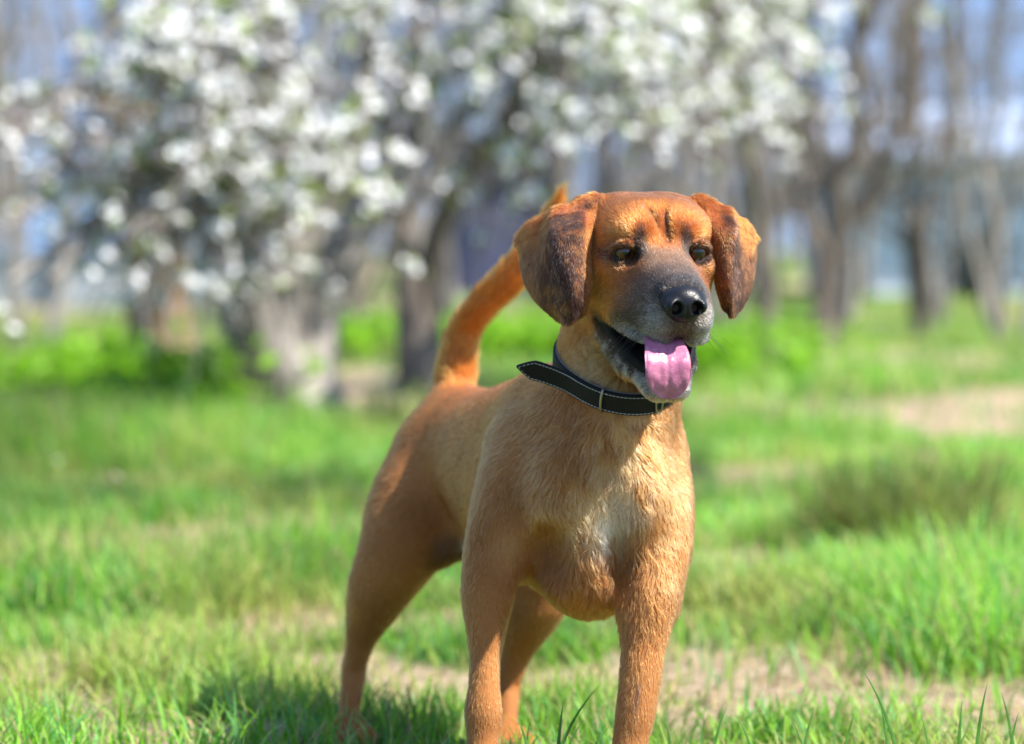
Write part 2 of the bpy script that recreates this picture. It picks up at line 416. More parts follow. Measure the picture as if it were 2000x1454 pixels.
# ------------------------------------------------------------------ trees
def bark_mat(name, dark, light):
    m, nt, b = new_mat(name); tc = nt.nodes.new('ShaderNodeTexCoord'); mpn = nt.nodes.new('ShaderNodeMapping'); mpn.inputs['Scale'].default_value = (14, 14, 3)
    n = nt.nodes.new('ShaderNodeTexNoise'); n.inputs['Scale'].default_value = 1.0; n.inputs['Detail'].default_value = 7; n.inputs['Roughness'].default_value = .7
    nt.links.new(tc.outputs['Object'], mpn.inputs[0]); nt.links.new(mpn.outputs[0], n.inputs['Vector'])
    r = nt.nodes.new('ShaderNodeValToRGB'); r.color_ramp.elements[0].position = .35; r.color_ramp.elements[1].position = .65
    r.color_ramp.elements[0].color = (*dark, 1); r.color_ramp.elements[1].color = (*light, 1)
    nt.links.new(n.outputs['Fac'], r.inputs['Fac']); nt.links.new(r.outputs[0], b.inputs['Base Color']); b.inputs['Roughness'].default_value = .9
    bp = nt.nodes.new('ShaderNodeBump'); bp.inputs['Distance'].default_value = .03; bp.inputs['Strength'].default_value = .8
    nt.links.new(n.outputs['Fac'], bp.inputs['Height']); nt.links.new(bp.outputs[0], b.inputs['Normal']); return m
m_bark = bark_mat('grey_brown_bark', (.05, .040, .032), (.24, .195, .155))
m_bark2 = bark_mat('rusty_bark', (.05, .036, .026), (.32, .20, .12))
m_bark3 = bark_mat('grey_bark', (.09, .08, .07), (.38, .34, .30))
m_petal = leaf_mat('white_petal', col=(.88, .88, .85), trans=.18, rough=.6)
m_leaf = leaf_mat('young_leaf', col=(.30, .40, .06), trans=.5)
class Geo:
    def __init__(s): s.V = []; s.F = []; s.n = 0
    def tube(s, path, r0, r1, k=6):
        path = np.asarray(path, float); n = len(path)
        tg = norm(np.gradient(path, axis=0)); u = norm(np.cross(tg, np.array([.31, .22, .17]) + 0 * tg)); w = np.cross(tg, u)
        rad = np.linspace(0, 1, n); rad = r0 + (r1 - r0) * rad
        th = np.arange(k) * 2 * math.pi / k
        V = path[:, None, :] + rad[:, None, None] * (np.cos(th)[None, :, None] * u[:, None, :] + np.sin(th)[None, :, None] * w[:, None, :])
        s.V.append(V.reshape(-1, 3)); i = np.arange(n - 1)[:, None] * k; a = np.arange(k)[None, :]; c = (a + 1) % k
        s.F.append((s.n + np.stack([i + a, i + c, i + k + c, i + k + a], -1)).reshape(-1, 4)); s.n += n * k
    def quads(s, Q):                                   # (n,4,3)
        n = len(Q); s.V.append(Q.reshape(-1, 3)); s.F.append(s.n + np.arange(n * 4).reshape(n, 4)); s.n += n * 4
    def build(s, name, mat, parent, shade=True):
        if not s.V: return None
        return mesh_obj(name, np.concatenate(s.V) - np.array(parent.location), np.concatenate(s.F), mat, parent, shade)
def curve_to(a, b, sag=0.0, wob=.08, n=9, first=None):
    a = np.asarray(a); b = np.asarray(b); L = np.linalg.norm(b - a); t = np.linspace(0, 1, n)[:, None]
    up = first if first is not None else norm((b - a) / L + np.array([0, 0, .6]))
    c1 = a + up * L * .4
    p = (1 - t) ** 2 * a + 2 * t * (1 - t) * c1 + t * t * b
    p = p + wob * L * .35 * np.sin(t * math.pi) * (rng.random(3) - .5) + wob * L * .12 * rng.normal(size=(n, 3)) * np.sin(t * math.pi)
    p[:, 2] -= (sag * L * t[:, 0] ** 2); return p
def rand_dir(base, spread): return norm(norm(base) + rng.normal(0, spread, 3))
def flower_clusters(G, GL, pts, size=1.0, leaves=.8, per=(8, 14)):
    for p in pts:
        m = rng.integers(*per)
        for _ in range(m):
            c = p + rng.normal(0, .0115 * size, 3); nrm_ = norm(rng.normal(size=3) + 3.0 * np.array([.45, -.6, .65])); R = (.0120 + .005 * rng.random()) * size
            u = norm(np.cross(nrm_, rng.normal(size=3))); w = np.cross(nrm_, u); th = np.arange(5) * 2 * math.pi / 5 + rng.random()
            cu_ = .35 * R
            d0 = np.cos(th)[:, None] * u + np.sin(th)[:, None] * w; dl = np.cos(th - .55)[:, None] * u + np.sin(th - .55)[:, None] * w; dr = np.cos(th + .55)[:, None] * u + np.sin(th + .55)[:, None] * w
            G.quads(np.stack([np.tile(c, (5, 1)), c + dl * R * .75 + nrm_ * cu_ * .5, c + d0 * R * 1.05 + nrm_ * cu_, c + dr * R * .75 + nrm_ * cu_ * .5], 1))
        if rng.random() < leaves:
            for _ in range(rng.integers(2, 5)):
                c = p + rng.normal(0, .03 * size, 3); d = norm(rng.normal(size=3) + np.array([0, 0, .5])); l_ = (.03 + .025 * rng.random()) * size; s_ = norm(np.cross(d, rng.normal(size=3))) * l_ * .3
                GL.quads(np.stack([c, c + d * l_ * .5 + s_, c + d * l_, c + d * l_ * .5 - s_])[None])
def grow(G, GT, a, b, r0, r1, nsub, sublen, spread=.7, twigs=4, first=None, sag=.04, k=7):
    """a limb with side branches and twigs; returns points along the fine wood"""
    path = curve_to(a, b, sag, .12, 10, first); G.tube(path, r0, r1, k); pts = []
    L = np.linalg.norm(np.asarray(b) - np.asarray(a))
    for _ in range(nsub):
        s_ = .25 + .75 * rng.random(); i = int(s_ * 8); p = path[i] + (path[i + 1] - path[i]) * rng.random(); d = rand_dir(path[min(i + 1, 9)] - path[i], spread)
        e = p + d * sublen * (.5 + .8 * rng.random()); rs = max(.35 * (r0 + (r1 - r0) * s_), .004)
        sp = curve_to(p, e, .06, .15, 6); GT.tube(sp, rs, .003, 4); pts += [sp[j] for j in (2, 3, 4, 5)]
        for _ in range(twigs):
            j = rng.integers(1, 5); e2 = sp[j] + rand_dir(sp[j + 1] - sp[j], .8) * sublen * (.25 + .35 * rng.random())
            tp_ = curve_to(sp[j], e2, .05, .1, 4); GT.tube(tp_, max(rs * .45, .003), .002, 3); pts += [tp_[2], tp_[3]]
    return pts, path
def plum_tree(name, label, stems, limbs, mat, r0, density, size=1.0, nsub=9, sublen=.45, group='blossoming plum trees', dens_fn=None):
    base = stems[0][0]; root = empty(name, (base[0], base[1], 0)); tag(root, label, 'tree', group)
    G = Geo(); GT = Geo(); GB = Geo(); GL = Geo(); tops = []
    for s_ in stems:
        P_ = spline_net(np.array(s_)[:, None, :].repeat(2, 1), 14, 2)[:, 0]; P_[0, 2] -= .08
        G.tube(P_[:3] + 0, r0 * 1.55, r0 * 1.08, 9); G.tube(P_[2:], r0 * 1.08, r0 * .22, 9); tops.append(P_)
    for L_ in limbs:
        tgt, w = L_[0], L_[1]
        best = min(((np.linalg.norm(q - tgt), i, j) for i, T_ in enumerate(tops) for j, q in enumerate(T_) if j >= 7), key=lambda z: z[0] + .02 * z[2])
        T_ = tops[best[1]]; a = T_[best[2]]
        pts, path = grow(G, GT, a, tgt, r0 * .42, r0 * .10, int(nsub * w), sublen)
        pts += [p for p in path[4:]]
        pts = np.array(pts); pts = pts[pts[:, 2] > .44]; k = rng.random(len(pts)) < density * (L_[2] if len(L_) > 2 else 1)
        flower_clusters(GB, GL, pts[k], size)
        k = rng.random(len(pts)) < .45 * density ** .5 * (L_[2] if len(L_) > 2 else 1)
        flower_clusters(GB, GL, pts[k] + rng.normal(0, .03, (k.sum(), 3)), size, .35, (1, 4))          # single flowers between the clusters
    G.build('trunk', mat, root); GT.build('branches', mat, root)['kind'] = 'stuff'
    bo = GB.build('blossoms', m_petal, root, False)
    if bo: bo['kind'] = 'stuff'
    lo = GL.build('leaves', m_leaf, root, False)
    if lo: lo['kind'] = 'stuff'
    return root
if True:
    g = lambda px, py: ground_at(px, py)
    # the gnarled tree nearest to the dog
    b1 = g(560, 838); D1 = b1[1]
    S1 = [[b1, at(548, 740, D1), at(520, 650, D1), at(560, 520, D1 + .05), at(640, 380, D1 + .1), at(700, 230, D1), at(720, 80, D1)],
          [b1 + [.06, .1, 0], at(590, 720, D1 + .1), at(612, 620, D1 + .15), at(650, 520, D1 + .2), at(720, 420, D1 + .3), at(800, 280, D1 + .3), at(850, 120, D1 + .4)],
          [b1 + [-.12, .0, 0], at(500, 760, D1), at(492, 660, D1 - .1), at(470, 560, D1 - .2), at(420, 430, D1 - .3), at(380, 280, D1 - .3), at(330, 100, D1 - .4)]]
    LM1 = [(at(x, y, d), w, f) for x, y, d, w, f in (
        (60, 330, 8.4, 1.1, 1), (20, 520, 8.2, .8, .8), (120, 440, 8.6, 1, .9), (280, 560, 8.5, .9, .8), (240, 300, 8.3, 1.2, 1), (420, 520, 8.6, 1, .9), (560, 560, 8.8, .8, .9), (470, 330, 8.4, 1.3, 1),
        (330, 60, 8.2, 1.3, 1.5), (450, 30, 8.6, 1.2, 1.5), (560, 130, 8.7, 1.2, 1), (700, 330, 9.0, 1, .8), (640, 250, 8.5, 1, .9), (740, 60, 9.2, 1.2, 1), (590, 440, 8.8, .9, .9), (100, 520, 8.3, .9, .8), (210, 480, 8.4, .9, .8), (350, 480, 8.5, .8, .8), (440, 570, 8.7, .6, .7), (530, 510, 8.6, .8, .8), (30, 250, 8.4, 1, .9), (380, 170, 8.3, 1, 1), (540, 60, 8.5, 1, 1))]
    plum_tree('plum_tree', 'gnarled white-blossomed tree forking low in the grass, nearest behind the dog', S1, LM1, m_bark3, .12, .135)
    # the tree whose flowering boughs fill the middle
    b2 = g(815, 690); D2 = b2[1] - 4.5; b2 = np.array([(815 - 1000) * 11.6 / FPX, 11.6, 0])
    S2 = [[b2, at(800, 620, 11.6), at(790, 500, 11.6), at(770, 380, 11.5), at(760, 250, 11.4), at(800, 120, 11.2), at(850, -40, 11)],
          [b2 + [.05, .05, 0], at(830, 600, 11.7), at(850, 470, 11.6), at(900, 350, 11.4), at(980, 240, 11.0), at(1060, 120, 10.6), at(1120, -20, 10.3)]]
    LM2 = [(at(x, y, d), w, f) for x, y, d, w, f in (
        (980, 200, 9.4, 1.6, 1.7), (1080, 200, 9.2, 1.6, 1.8), (1180, 210, 9.2, 1.6, 1.8), (1290, 270, 9.1, 1.5, 1.6), (870, 330, 9.6, 1.1, .9), (960, 350, 9.5, .8, .8), (920, 540, 9.4, .9, .8), (700, 600, 9.6, .5, .5), (760, 90, 9.4, 1, 1), (900, 100, 9.5, 1, 1), (1100, 130, 9.3, 1.2, 1), (1020, 60, 9.6, 1.2, 1), (1180, 60, 9.6, 1.2, .9), (1130, 280, 9.4, 1, 1), (1250, 340, 9.2, .6, .7), (820, 200, 9.8, 1.2, 1))]
    plum_tree('plum_tree', 'blossoming tree with white boughs arching above the tail and head of the dog', S2, LM2, m_bark, .065, .15)
    # the tree behind the right ear
    b3 = np.array([(1500 - 1000) * 13.5 / FPX, 13.5, 0])
    S3 = [[b3, at(1495, 600, 13.5), at(1485, 480, 13.5), at(1470, 360, 13.4), at(1440, 240, 13), at(1420, 100, 12.6), at(1400, -30, 12.3)]]
    LM3 = [(at(x, y, d), w, f) for x, y, d, w, f in (
        (1440, 400, 9.6, .9, 1.5), (1400, 210, 10, 1.2, 1), (1370, 90, 10.4, 1.3, .9), (1520, 380, 10.5, .6, .6), (1580, 330, 10.6, .5, .5), (1300, 130, 10.5, 1.1, .9), (1560, 60, 11, .8, .5), (1450, 170, 10.4, .9, .8), (1590, 260, 11, .5, .4), (1480, 60, 11, .9, .7), (1660, 70, 11.5, .6, .5), (1340, 320, 9.8, .8, .8))]
    plum_tree('plum_tree', 'thin blossoming tree with scattered white flowers beside the ear of the dog', S3, LM3, m_bark, .05, .22)
    # rusty trunk at left
    b4 = g(318, 712); D4 = b4[1]
    S4 = [[b4, at(316, 640, D4), at(322, 560, D4), at(330, 470, D4), at(350, 340, D4), at(370, 200, D4), at(380, 40, D4)],
          [b4 + [-.03, .1, 0], at(300, 600, D4 + .1), at(290, 480, D4 + .1), at(270, 350, D4 + .2), at(260, 200, D4 + .2), at(300, 60, D4), at(330, -60, D4)]]
    LM4 = [(at(x, y, d), w, .7) for x, y, d, w in ((150, 260, 13, .9), (480, 260, 13.4, 1), (560, 200, 13.8, .9), (40, 180, 13.5, .6), (450, 120, 13.8, 1), (20, 400, 13, .7))]
    plum_tree('plum_tree', 'stout tree with rust-brown trunk rising from the green weeds at left', S4, LM4, m_bark2, .15, .07, 1.15, sublen=.7)
    # unseen tree added beside the frame so its thin crown dapples the grass
    b5 = np.array([4.3, 6.2, 0.])
    S5 = [[b5, b5 + [-.1, 0, .6], b5 + [-.2, .1, 1.2], b5 + [-.4, .1, 1.9], b5 + [-.6, .2, 2.6], b5 + [-.8, .2, 3.4], b5 + [-.9, .2, 4.3]]]
    LM5 = [(b5 + np.array([dx, dy, dz]), 1.6, 1.) for dx, dy, dz in ((-2.6, -.9, 3.6), (-2.4, .5, 3.9), (-1.9, 1.8, 3.7), (-1.2, -1.5, 4.0), (-.2, 3.6, 4.1), (-3.0, -.2, 4.4))]
    plum_tree('plum_tree', 'blossoming tree added out of frame at right to dapple the grass', S5, LM5, m_bark, .07, .07, 1.5, nsub=6, sublen=.8)
    # ---------------- bare trees further back
    def bare_tree(px, Z, width, label, lean=0, h=5.5, forks=3, mat=m_bark, nl=11, flowers=()):
        base = np.array([(px - 1000) * Z / FPX, Z, 0.]); base[2] = float(ground_h(np.array([base[0]]), np.array([Z]))[0]) - .1
        root = empty('bare_tree', (base[0], base[1], 0)); tag(root, label, 'tree', 'leafless trees behind the blossom')
        G = Geo(); GT = Geo(); r0 = width * .68 * Z / FPX / 2
        for f in range(forks):
            a = base + np.array([rng.normal(0, .06), rng.normal(0, .05), 0]); ex = base + np.array([lean * h + (f - (forks - 1) / 2) * .9 + rng.normal(0, .25), rng.normal(0, .5), h * (.8 + .3 * rng.random())])
            p = curve_to(a, ex, 0, .10, 12, norm(np.array([lean * .4 + (f - (forks - 1) / 2) * .22, 0, 1]))); G.tube(p, r0 * (1.15 if forks == 1 else .8), r0 * .25, 7)
            for j in range(nl):
                i = rng.integers(2, 11); d = norm(np.array([rng.normal(0, .8), rng.normal(0, .5), .55 + .4 * rng.random()])); L = .7 + 1.1 * rng.random()
                grow(G, GT, p[i], p[i] + d * L, r0 * .28, r0 * .06, 7, .55, .6, 5, sag=.02, k=5)
        if flowers:
            GB = Geo(); GL = Geo(); C_ = [at(x_, y_, Z - .8) for x_, y_ in flowers]
            for c_ in C_: GT.tube(curve_to(p[5], c_, .02, .1, 8), .02, .004, 4)
            flower_clusters(GB, GL, [c_ + rng.normal(0, .05, 3) for c_ in C_ for _ in range(3)], 1.5)
            GB.build('blossoms', m_petal, root, False)['kind'] = 'stuff'; GL.build('leaves', m_leaf, root, False)['kind'] = 'stuff'
        G.build('trunk', mat, root); GT.build('twigs', mat, root)['kind'] = 'stuff'
        return root
    for args in ((690, 15, 75, 'dark straight trunk standing between the blossoms left of the tail', .0, 5, 1, m_bark),
                 (1585, 17, 72, 'big forked bare tree right of the dog with limbs spreading to the right', .16, 6, 3, m_bark),
                 (1790, 19, 55, 'slim dark bare tree with a steep fork in front of the pale blue house', .05, 6, 2, m_bark),
                 (1915, 23, 48, 'leaning tree at the right edge with one small tuft of white flowers', .12, 6, 2, m_bark3),
                 (1640, 21, 50, 'bare tree just behind the big forked one', -.05, 6, 2, m_bark3),
                 (1700, 24, 46, 'thin bare tree in front of the corner of the pale blue house', .02, 6, 2, m_bark3), (1855, 21, 36, 'slender bare tree between the forked tree and the leaning one', -.06, 6, 2, m_bark3), (1975, 18, 40, 'bare tree half cut off by the right edge', -.08, 6, 3, m_bark3),
                 (60, 18, 60, 'bare grey tree at the left edge', -.04, 6, 2, m_bark3),
                 (290, 24, 42, 'thin bare tree against the blue sky at left', .03, 7, 2, m_bark),
                 (430, 21, 55, 'bare tree behind the gnarled blossoming tree', .05, 6, 2, m_bark3),
                 (560, 26, 50, 'thin bare tree far behind the gnarled trunk', -.04, 7, 2, m_bark),
                 (880, 22, 52, 'bare tree behind the tail of the dog', .03, 6, 2, m_bark3),
                 (1060, 25, 48, 'bare tree far behind the tail tip of the dog', -.05, 7, 2, m_bark),
                 (1180, 20, 55, 'bare tree hidden partly by the head of the dog', .05, 6, 2, m_bark),
                 (1310, 24, 48, 'bare tree rising above the forehead of the dog', .0, 7, 2, m_bark3),
                 (1420, 19, 62, 'bare tree beside the drooping ear at right', .03, 6, 2, m_bark3),
                 (1500, 28, 46, 'thin bare tree far behind the right ear', .06, 7, 2, m_bark)):
        bare_tree(*args[:8], nl=4 if args[0] in (1700, 1855, 1975) else 9, flowers=((1885, 225), (1900, 275), (1870, 250)) if args[0] == 1915 else ())
    # the far wood: one grey mass of stems
    G = Geo(); GT = Geo()
    for k in range(190):
        Z = 30 + 32 * rng.random(); x = (rng.random() * 2 - 1) * (.27 * Z + 1); z0 = .2; hgt = 3.2 + 4.5 * rng.random()
        px = 1000 + x / Z * FPX
        if px > 1640 and rng.random() < .72: continue
        if 60 < px < 290 and rng.random() < .9: continue
        p = curve_to((x, Z, z0 - .3), (x + rng.normal(0, .7), Z + rng.normal(0, .4), z0 + hgt), 0, .06, 6); G.tube(p, .05 + .07 * rng.random(), .02, 5)
        for _ in range(9):
            i = rng.integers(1, 5); e = p[i] + norm(np.array([rng.normal(0, .8), rng.normal(0, .4), .6])) * (.7 + 1.0 * rng.random()); sp = curve_to(p[i], e, 0, .1, 5); G.tube(sp, .022, .006, 3)
            for _ in range(5):
                j = rng.integers(1, 4); e2 = sp[j] + rand_dir(sp[j + 1] - sp[j], .7) * (.4 + .5 * rng.random()); G.tube(np.array([sp[j], (sp[j] + e2) / 2 + rng.normal(0, .03, 3), e2]), .012, .005, 3)
    wood = mesh_obj('far_woodland', np.concatenate(G.V), np.concatenate(G.F), m_bark3); tag(wood, 'grey leafless woodland blurred far behind all the trees', 'woodland', kind='stuff')

    # ------------------------------------------------------------------ things far behind
    def boxes(G, x0, x1, y0, y1, z0, z1):
        c = np.array([[x, y, z] for x in (x0, x1) for y in (y0, y1) for z in (z0, z1)])
        for f in ((0, 1, 3, 2), (4, 6, 7, 5), (0, 4, 5, 1), (2, 3, 7, 6), (0, 2, 6, 4), (1, 5, 7, 3)): G.quads(c[list(f)][None])
    def box_part(name, mat, root, *a):
        G = Geo(); boxes(G, *a); return G.build(name, mat, root, False)
    def zz(py, Z): return CAM_H + (HORIZON - py) * Z / FPX
    def xx(px, Z): return (px - 1000) * Z / FPX
    m_pale = plain_mat('pale_blue_boards', (.50, .58, .68), .7, .2, 8, var=.08); m_trim = plain_mat('blue_grey_trim', (.15, .19, .25), .7); m_roof = plain_mat('pale_roofing', (.30, .38, .52), .8)
    m_glass = plain_mat('dark_glass', (.03, .04, .05), .1); m_slate = plain_mat('slate_blue_boards', (.075, .085, .16), .7, var=.1); m_wall = plain_mat('pale_render', (.42, .45, .47), .9, var=.1)
    Z = 30.; hs = empty('blue_house', (xx(1900, Z), Z, 0)); tag(hs, 'pale blue boarded house behind the bare trees at right', 'house')
    x0, x1 = xx(1660, Z), xx(2600, Z); zt = zz(290, Z); zm = zz(392, Z); zb = -.2
    box_part('wall', m_pale, hs, x0, x1, Z + .05, Z + 4.5, zb, zt)
    z = zb
    while z < zt - .05:
        if not (zm - .12 < z + .1 < zm + .16): box_part('board', m_pale, hs, x0 - .02, x1 + .02, Z + .0, Z + .045, z + .008, min(z + .205, zt))
        z += .21
    box_part('trim_band', m_trim, hs, x0 - .03, x1 + .03, Z - .03, Z + .04, zm - .05, zm + .06)
    for wx in (2080, 2300):
        w_ = box_part('window', m_trim, hs, xx(wx, Z), xx(wx + 130, Z), Z - .05, Z + .02, zm + .25, zt - .15); box_part('pane', m_glass, w_, 0, 0, 0, 0, 0, 0) if False else None
    G = Geo(); ov_ = .35; rz = zt + .62
    G.quads(np.array([[[x0 - ov_, Z - ov_, zt - .05], [x1 + ov_, Z - ov_, zt - .05], [x1 + ov_, Z + 2.3, rz], [x0 - ov_, Z + 2.3, rz]], [[x0 - ov_, Z + 4.9, zt - .05], [x0 - ov_, Z + 2.3, rz], [x1 + ov_, Z + 2.3, rz], [x1 + ov_, Z + 4.9, zt - .05]],
                      [[x0 - ov_, Z - ov_, zt - .17], [x1 + ov_, Z - ov_, zt - .17], [x1 + ov_, Z - ov_, zt - .05], [x0 - ov_, Z - ov_, zt - .05]]]))
    G.build('roof', m_roof, hs, False)
    Z = 33.; sh = empty('slate_shed', (xx(950, Z), Z, 0)); tag(sh, 'dark slate blue shed behind the trees above the back of the dog', 'shed')
    x0, x1 = xx(850, Z), xx(1075, Z); zt = zz(265, Z)
    box_part('wall', m_slate, sh, x0, x1, Z, Z + 3, -.2, zt)
    G = Geo(); boxes(G, x0 - .2, x1 + .2, Z - .25, Z + 3.2, zt, zt + .12); G.build('roof', m_roof, sh, False)
    for i in range(6): box_part('board', m_slate, sh, x0 + (x1 - x0) * i / 6 + .006, x0 + (x1 - x0) * (i + 1) / 6 - .006, Z - .03, Z - .002, -.2, zt - .02)
    Z = 27.; wl_ = empty('garden_wall', (xx(150, Z), Z, 0)); tag(wl_, 'low pale garden wall behind the trees at left', 'wall')
    box_part('wall_face', m_wall, wl_, xx(-500, Z), xx(620, Z), Z, Z + .2, -.2, zz(500, Z)); box_part('coping', m_roof, wl_, xx(-500, Z) - .05, xx(620, Z) + .05, Z - .05, Z + .25, zz(500, Z), zz(500, Z) + .07)
    # pale boulder and dark bush
    def rock(px, py, w, h, name, label, mat):
        c = ground_at(px, py); Z = c[1]; V, Fc = sphere_(22, 14); V = V * np.array([w, w * .7, h * 1.1]); V *= (1 + .35 * (vnoise(V, 3.0, 4.) - .5) + .2 * (vnoise(V, 8., 1.) - .5))[:, None]
        o = mesh_obj(name, V, Fc, mat); o.location = (c[0], Z, h * .4); return o
    def sphere_(nu, nv):
        V = [np.array([0, 0, 1.])]; Fc = []
        for j in range(1, nv):
            for i in range(nu):
                ph, th = math.pi * j / nv, 2 * math.pi * i / nu; V.append(np.array([math.sin(ph) * math.cos(th), math.sin(ph) * math.sin(th), math.cos(ph)]))
        V.append(np.array([0, 0, -1.]))
        for i in range(nu): Fc.append((0, 1 + i, 1 + (i + 1) % nu))
        for j in range(nv - 2):
            for i in range(nu): a_, b_ = 1 + j * nu + i, 1 + j * nu + (i + 1) % nu; Fc.append((a_, a_ + nu, b_ + nu, b_))
        for i in range(nu): Fc.append((len(V) - 1, 1 + (nv - 2) * nu + (i + 1) % nu, 1 + (nv - 2) * nu + i))
        return np.array(V), Fc
    tag(rock(1685, 592, .36, .24, 'boulder', '', plain_mat('pale_stone', (.62, .58, .50), .9, .4, 12)), 'pale whitish boulder lying in the grass beyond the trees at right', 'boulder')
    def bush(px, Z, w, h, label, col, n):
        root = empty('bush', (xx(px, Z), Z, 0)); tag(root, label, 'bush'); G = Geo(); GL = Geo(); base = np.array([xx(px, Z), Z, 0.])
        for _ in range(26):
            e = base + np.array([rng.normal(0, w * .45), rng.normal(0, w * .3), h * (.5 + .6 * rng.random())]); p = curve_to(base + rng.normal(0, .06, 3) * [1, 1, 0], e, 0, .1, 5); G.tube(p, .02, .006, 4)
            for _ in range(n):
                c = p[rng.integers(1, 5)] + rng.normal(0, .12, 3) * [w, w, h]; d = norm(rng.normal(size=3)); l_ = .05 + .05 * rng.random(); s_ = norm(np.cross(d, rng.normal(size=3))) * l_ * .35
                GL.quads(np.stack([c, c + d * l_ * .5 + s_, c + d * l_, c + d * l_ * .5 - s_])[None])
        G.build('stems', m_bark, root)['kind'] = 'stuff'; GL.build('foliage', leaf_mat('bush_leaf', col=col), root, False)['kind'] = 'stuff'
    bush(1905, 26, .8, .85, 'dark low bush in front of the pale blue house at right edge', (.022, .030, .020), 40)
    # lush weeds under the left trees
    for px, py, w, h, lab in ((170, 800, .35, .28, 'bright green weed clump at left of the rust-brown trunk'), (375, 850, .22, .30, 'bright green weed clump between the rust-brown trunk and the gnarled tree'), (40, 800, .4, .22, 'low bright green weeds at the left edge'), (270, 800, .2, .2, 'low bright green weeds in front of the rust-brown trunk'),
                              (990, 735, .5, .26, 'bright green weed clump seen between the tail and the collar'), (1450, 760, .5, .25, 'bright green weed clump right of the tongue'), (700, 720, .5, .22, 'bright green weeds left of the tail base')):
        c = ground_at(px, py); root = empty('weed_clump', (c[0], c[1], 0)); tag(root, lab, 'weeds', 'weed clumps under the trees'); G = Geo(); GL = Geo()
        for _ in range(60):
            b0 = np.array([c[0] + rng.normal(0, w * .5), c[1] + rng.normal(0, w * .5), 0]); b0[2] = float(ground_h(b0[:1], b0[1:2])[0]); e = b0 + np.array([rng.normal(0, .05), rng.normal(0, .05), h * (.5 + .6 * rng.random())]); p = curve_to(b0, e, 0, .1, 6); G.tube(p, .004, .002, 3)
            for j in range(1, 6):
                for _ in range(3):
                    d = norm(rng.normal(size=3) * [1, 1, .4] + np.array([0, 0, .25])); l_ = .05 + .05 * rng.random(); s_ = norm(np.cross(d, rng.normal(size=3) * .4 + np.array([0, 0, 1]))) * l_ * .28
                    GL.quads(np.stack([p[j], p[j] + d * l_ * .5 + s_, p[j] + d * l_ - np.array([0, 0, .01]), p[j] + d * l_ * .5 - s_])[None])
        m_w = bpy.data.materials.get('weed_leaf') or leaf_mat('weed_leaf', col=(.25, .50, .025), trans=.5)
        G.build('stems', m_w, root)['kind'] = 'stuff'; GL.build('foliage', m_w, root, False)['kind'] = 'stuff'



# ------------------------------------------------------------------ the dog: head frame
YAW, HP = math.radians(11), math.radians(12)
hF = np.array([math.sin(YAW) * math.cos(HP), -math.cos(YAW) * math.cos(HP), -math.sin(HP)])
hL = np.array([math.cos(YAW), math.sin(YAW), 0.0])
hU = np.cross(hL, hF); hU = hU if hU[2] > 0 else -hU
HC = at(1262, 480, 3.06)
HB = np.stack([hF, hL, hU])
def H(f, l, u): return HC + f * hF + l * hL + u * hU
def tilt(deg):               # head basis pitched nose-down by deg
    c, s_ = math.cos(math.radians(deg)), math.sin(math.radians(deg))
    return np.stack([hF * c - hU * s_, hL, hU * c + hF * s_])
bF = norm([0.33, -0.944, 0]); bL = np.array([-bF[1], bF[0], 0]); bU = np.array([0, 0, 1.0])
BB = np.stack([bF, bL, bU])

vox = .0019
FX = axis(-.30, .32, vox, .0, .29, .006)
FY = axis(2.80, 3.80, vox, 2.83, 3.13, .006)
FZ = axis(-.02, .78, vox, .475, .745, .006)
fd = Field(FX, FY, FZ)
def rr(px, d): return px * d / FPX

# --- trunk
fd.ell(at(1130, 965, 3.21), (.13, .094, .136), BB, .02)
fd.ell(at(1062, 935, 3.33), (.17, .104, .131), BB, .05)
fd.ell(at(975, 900, 3.47), (.15, .086, .092), BB, .05)
fd.ell(at(912, 890, 3.58), (.11, .090, .090), BB, .04)
fd.ell(at(1165, 1000, 3.115), (.058, .066, .100), BB, .04)          # breast
fd.ell(at(1150, 1118, 3.125), (.06, .056, .052), BB, .035)          # brisket between the legs
fd.ell(at(1090, 835, 3.24), (.08, .062, .070), BB, .05)            # withers
fd.cap(at(1010, 1060, 3.36), .03, at(885, 1035, 3.5), .020, .03)   # belly line
fd.cap(at(868, 1083, 3.49), .016, at(925, 1062, 3.44), .014, .015) # sheath
# --- neck
fd.chain([(at(1243, 540, 3.12), .074), (at(1222, 660, 3.135), .076), (at(1203, 765, 3.15), .078), (at(1168, 880, 3.17), .096)], .03)
fd.cap(at(1250, 690, 3.09), .036, at(1215, 860, 3.10), .05, .04)   # throat
# --- shoulders and front legs
for pts in (
    # viewer's left: the dog's right
    [(1022, 880, 3.20, .046), (1006, 980, 3.155, .050), (970, 1085, 3.135, .0385), (953, 1160, 3.115, .0300), (948, 1255, 3.10, .0185), (946, 1330, 3.085, .0172), (944, 1390, 3.075, .0215), (943, 1445, 3.07, .0185), (940, 1530, 3.055, .0190)],
    [(1268, 890, 3.15, .044), (1284, 985, 3.12, .042), (1280, 1075, 3.10, .041), (1264, 1165, 3.075, .036), (1260, 1240, 3.06, .0255), (1251, 1320, 3.045, .0235), (1241, 1395, 3.035, .0225), (1231, 1450, 3.03, .0200), (1222, 1535, 3.015, .020)],
):
    P = [(at(x, y, d), r) for x, y, d, r in pts]
    fd.chain(P[:5], .022); fd.chain(P[3:], .006)
    f = P[-1][0]                                             # paw
    g = np.array([f[0], f[1], .022])
    fd.cap(f, .025, g + bF * .01, .028, .02)
    for j, l in enumerate((-.026, -.009, .009, .026)):
        fd.cap(g + bL * l * .7 + bF * .015, .017, g + bL * l + bF * (.048 if abs(l) < .02 else .036) - bU * .006, .0145, .006)
fd.ell(at(1105, 968, 3.105), (.045, .042, .058), BB, .03)                # breast muscles
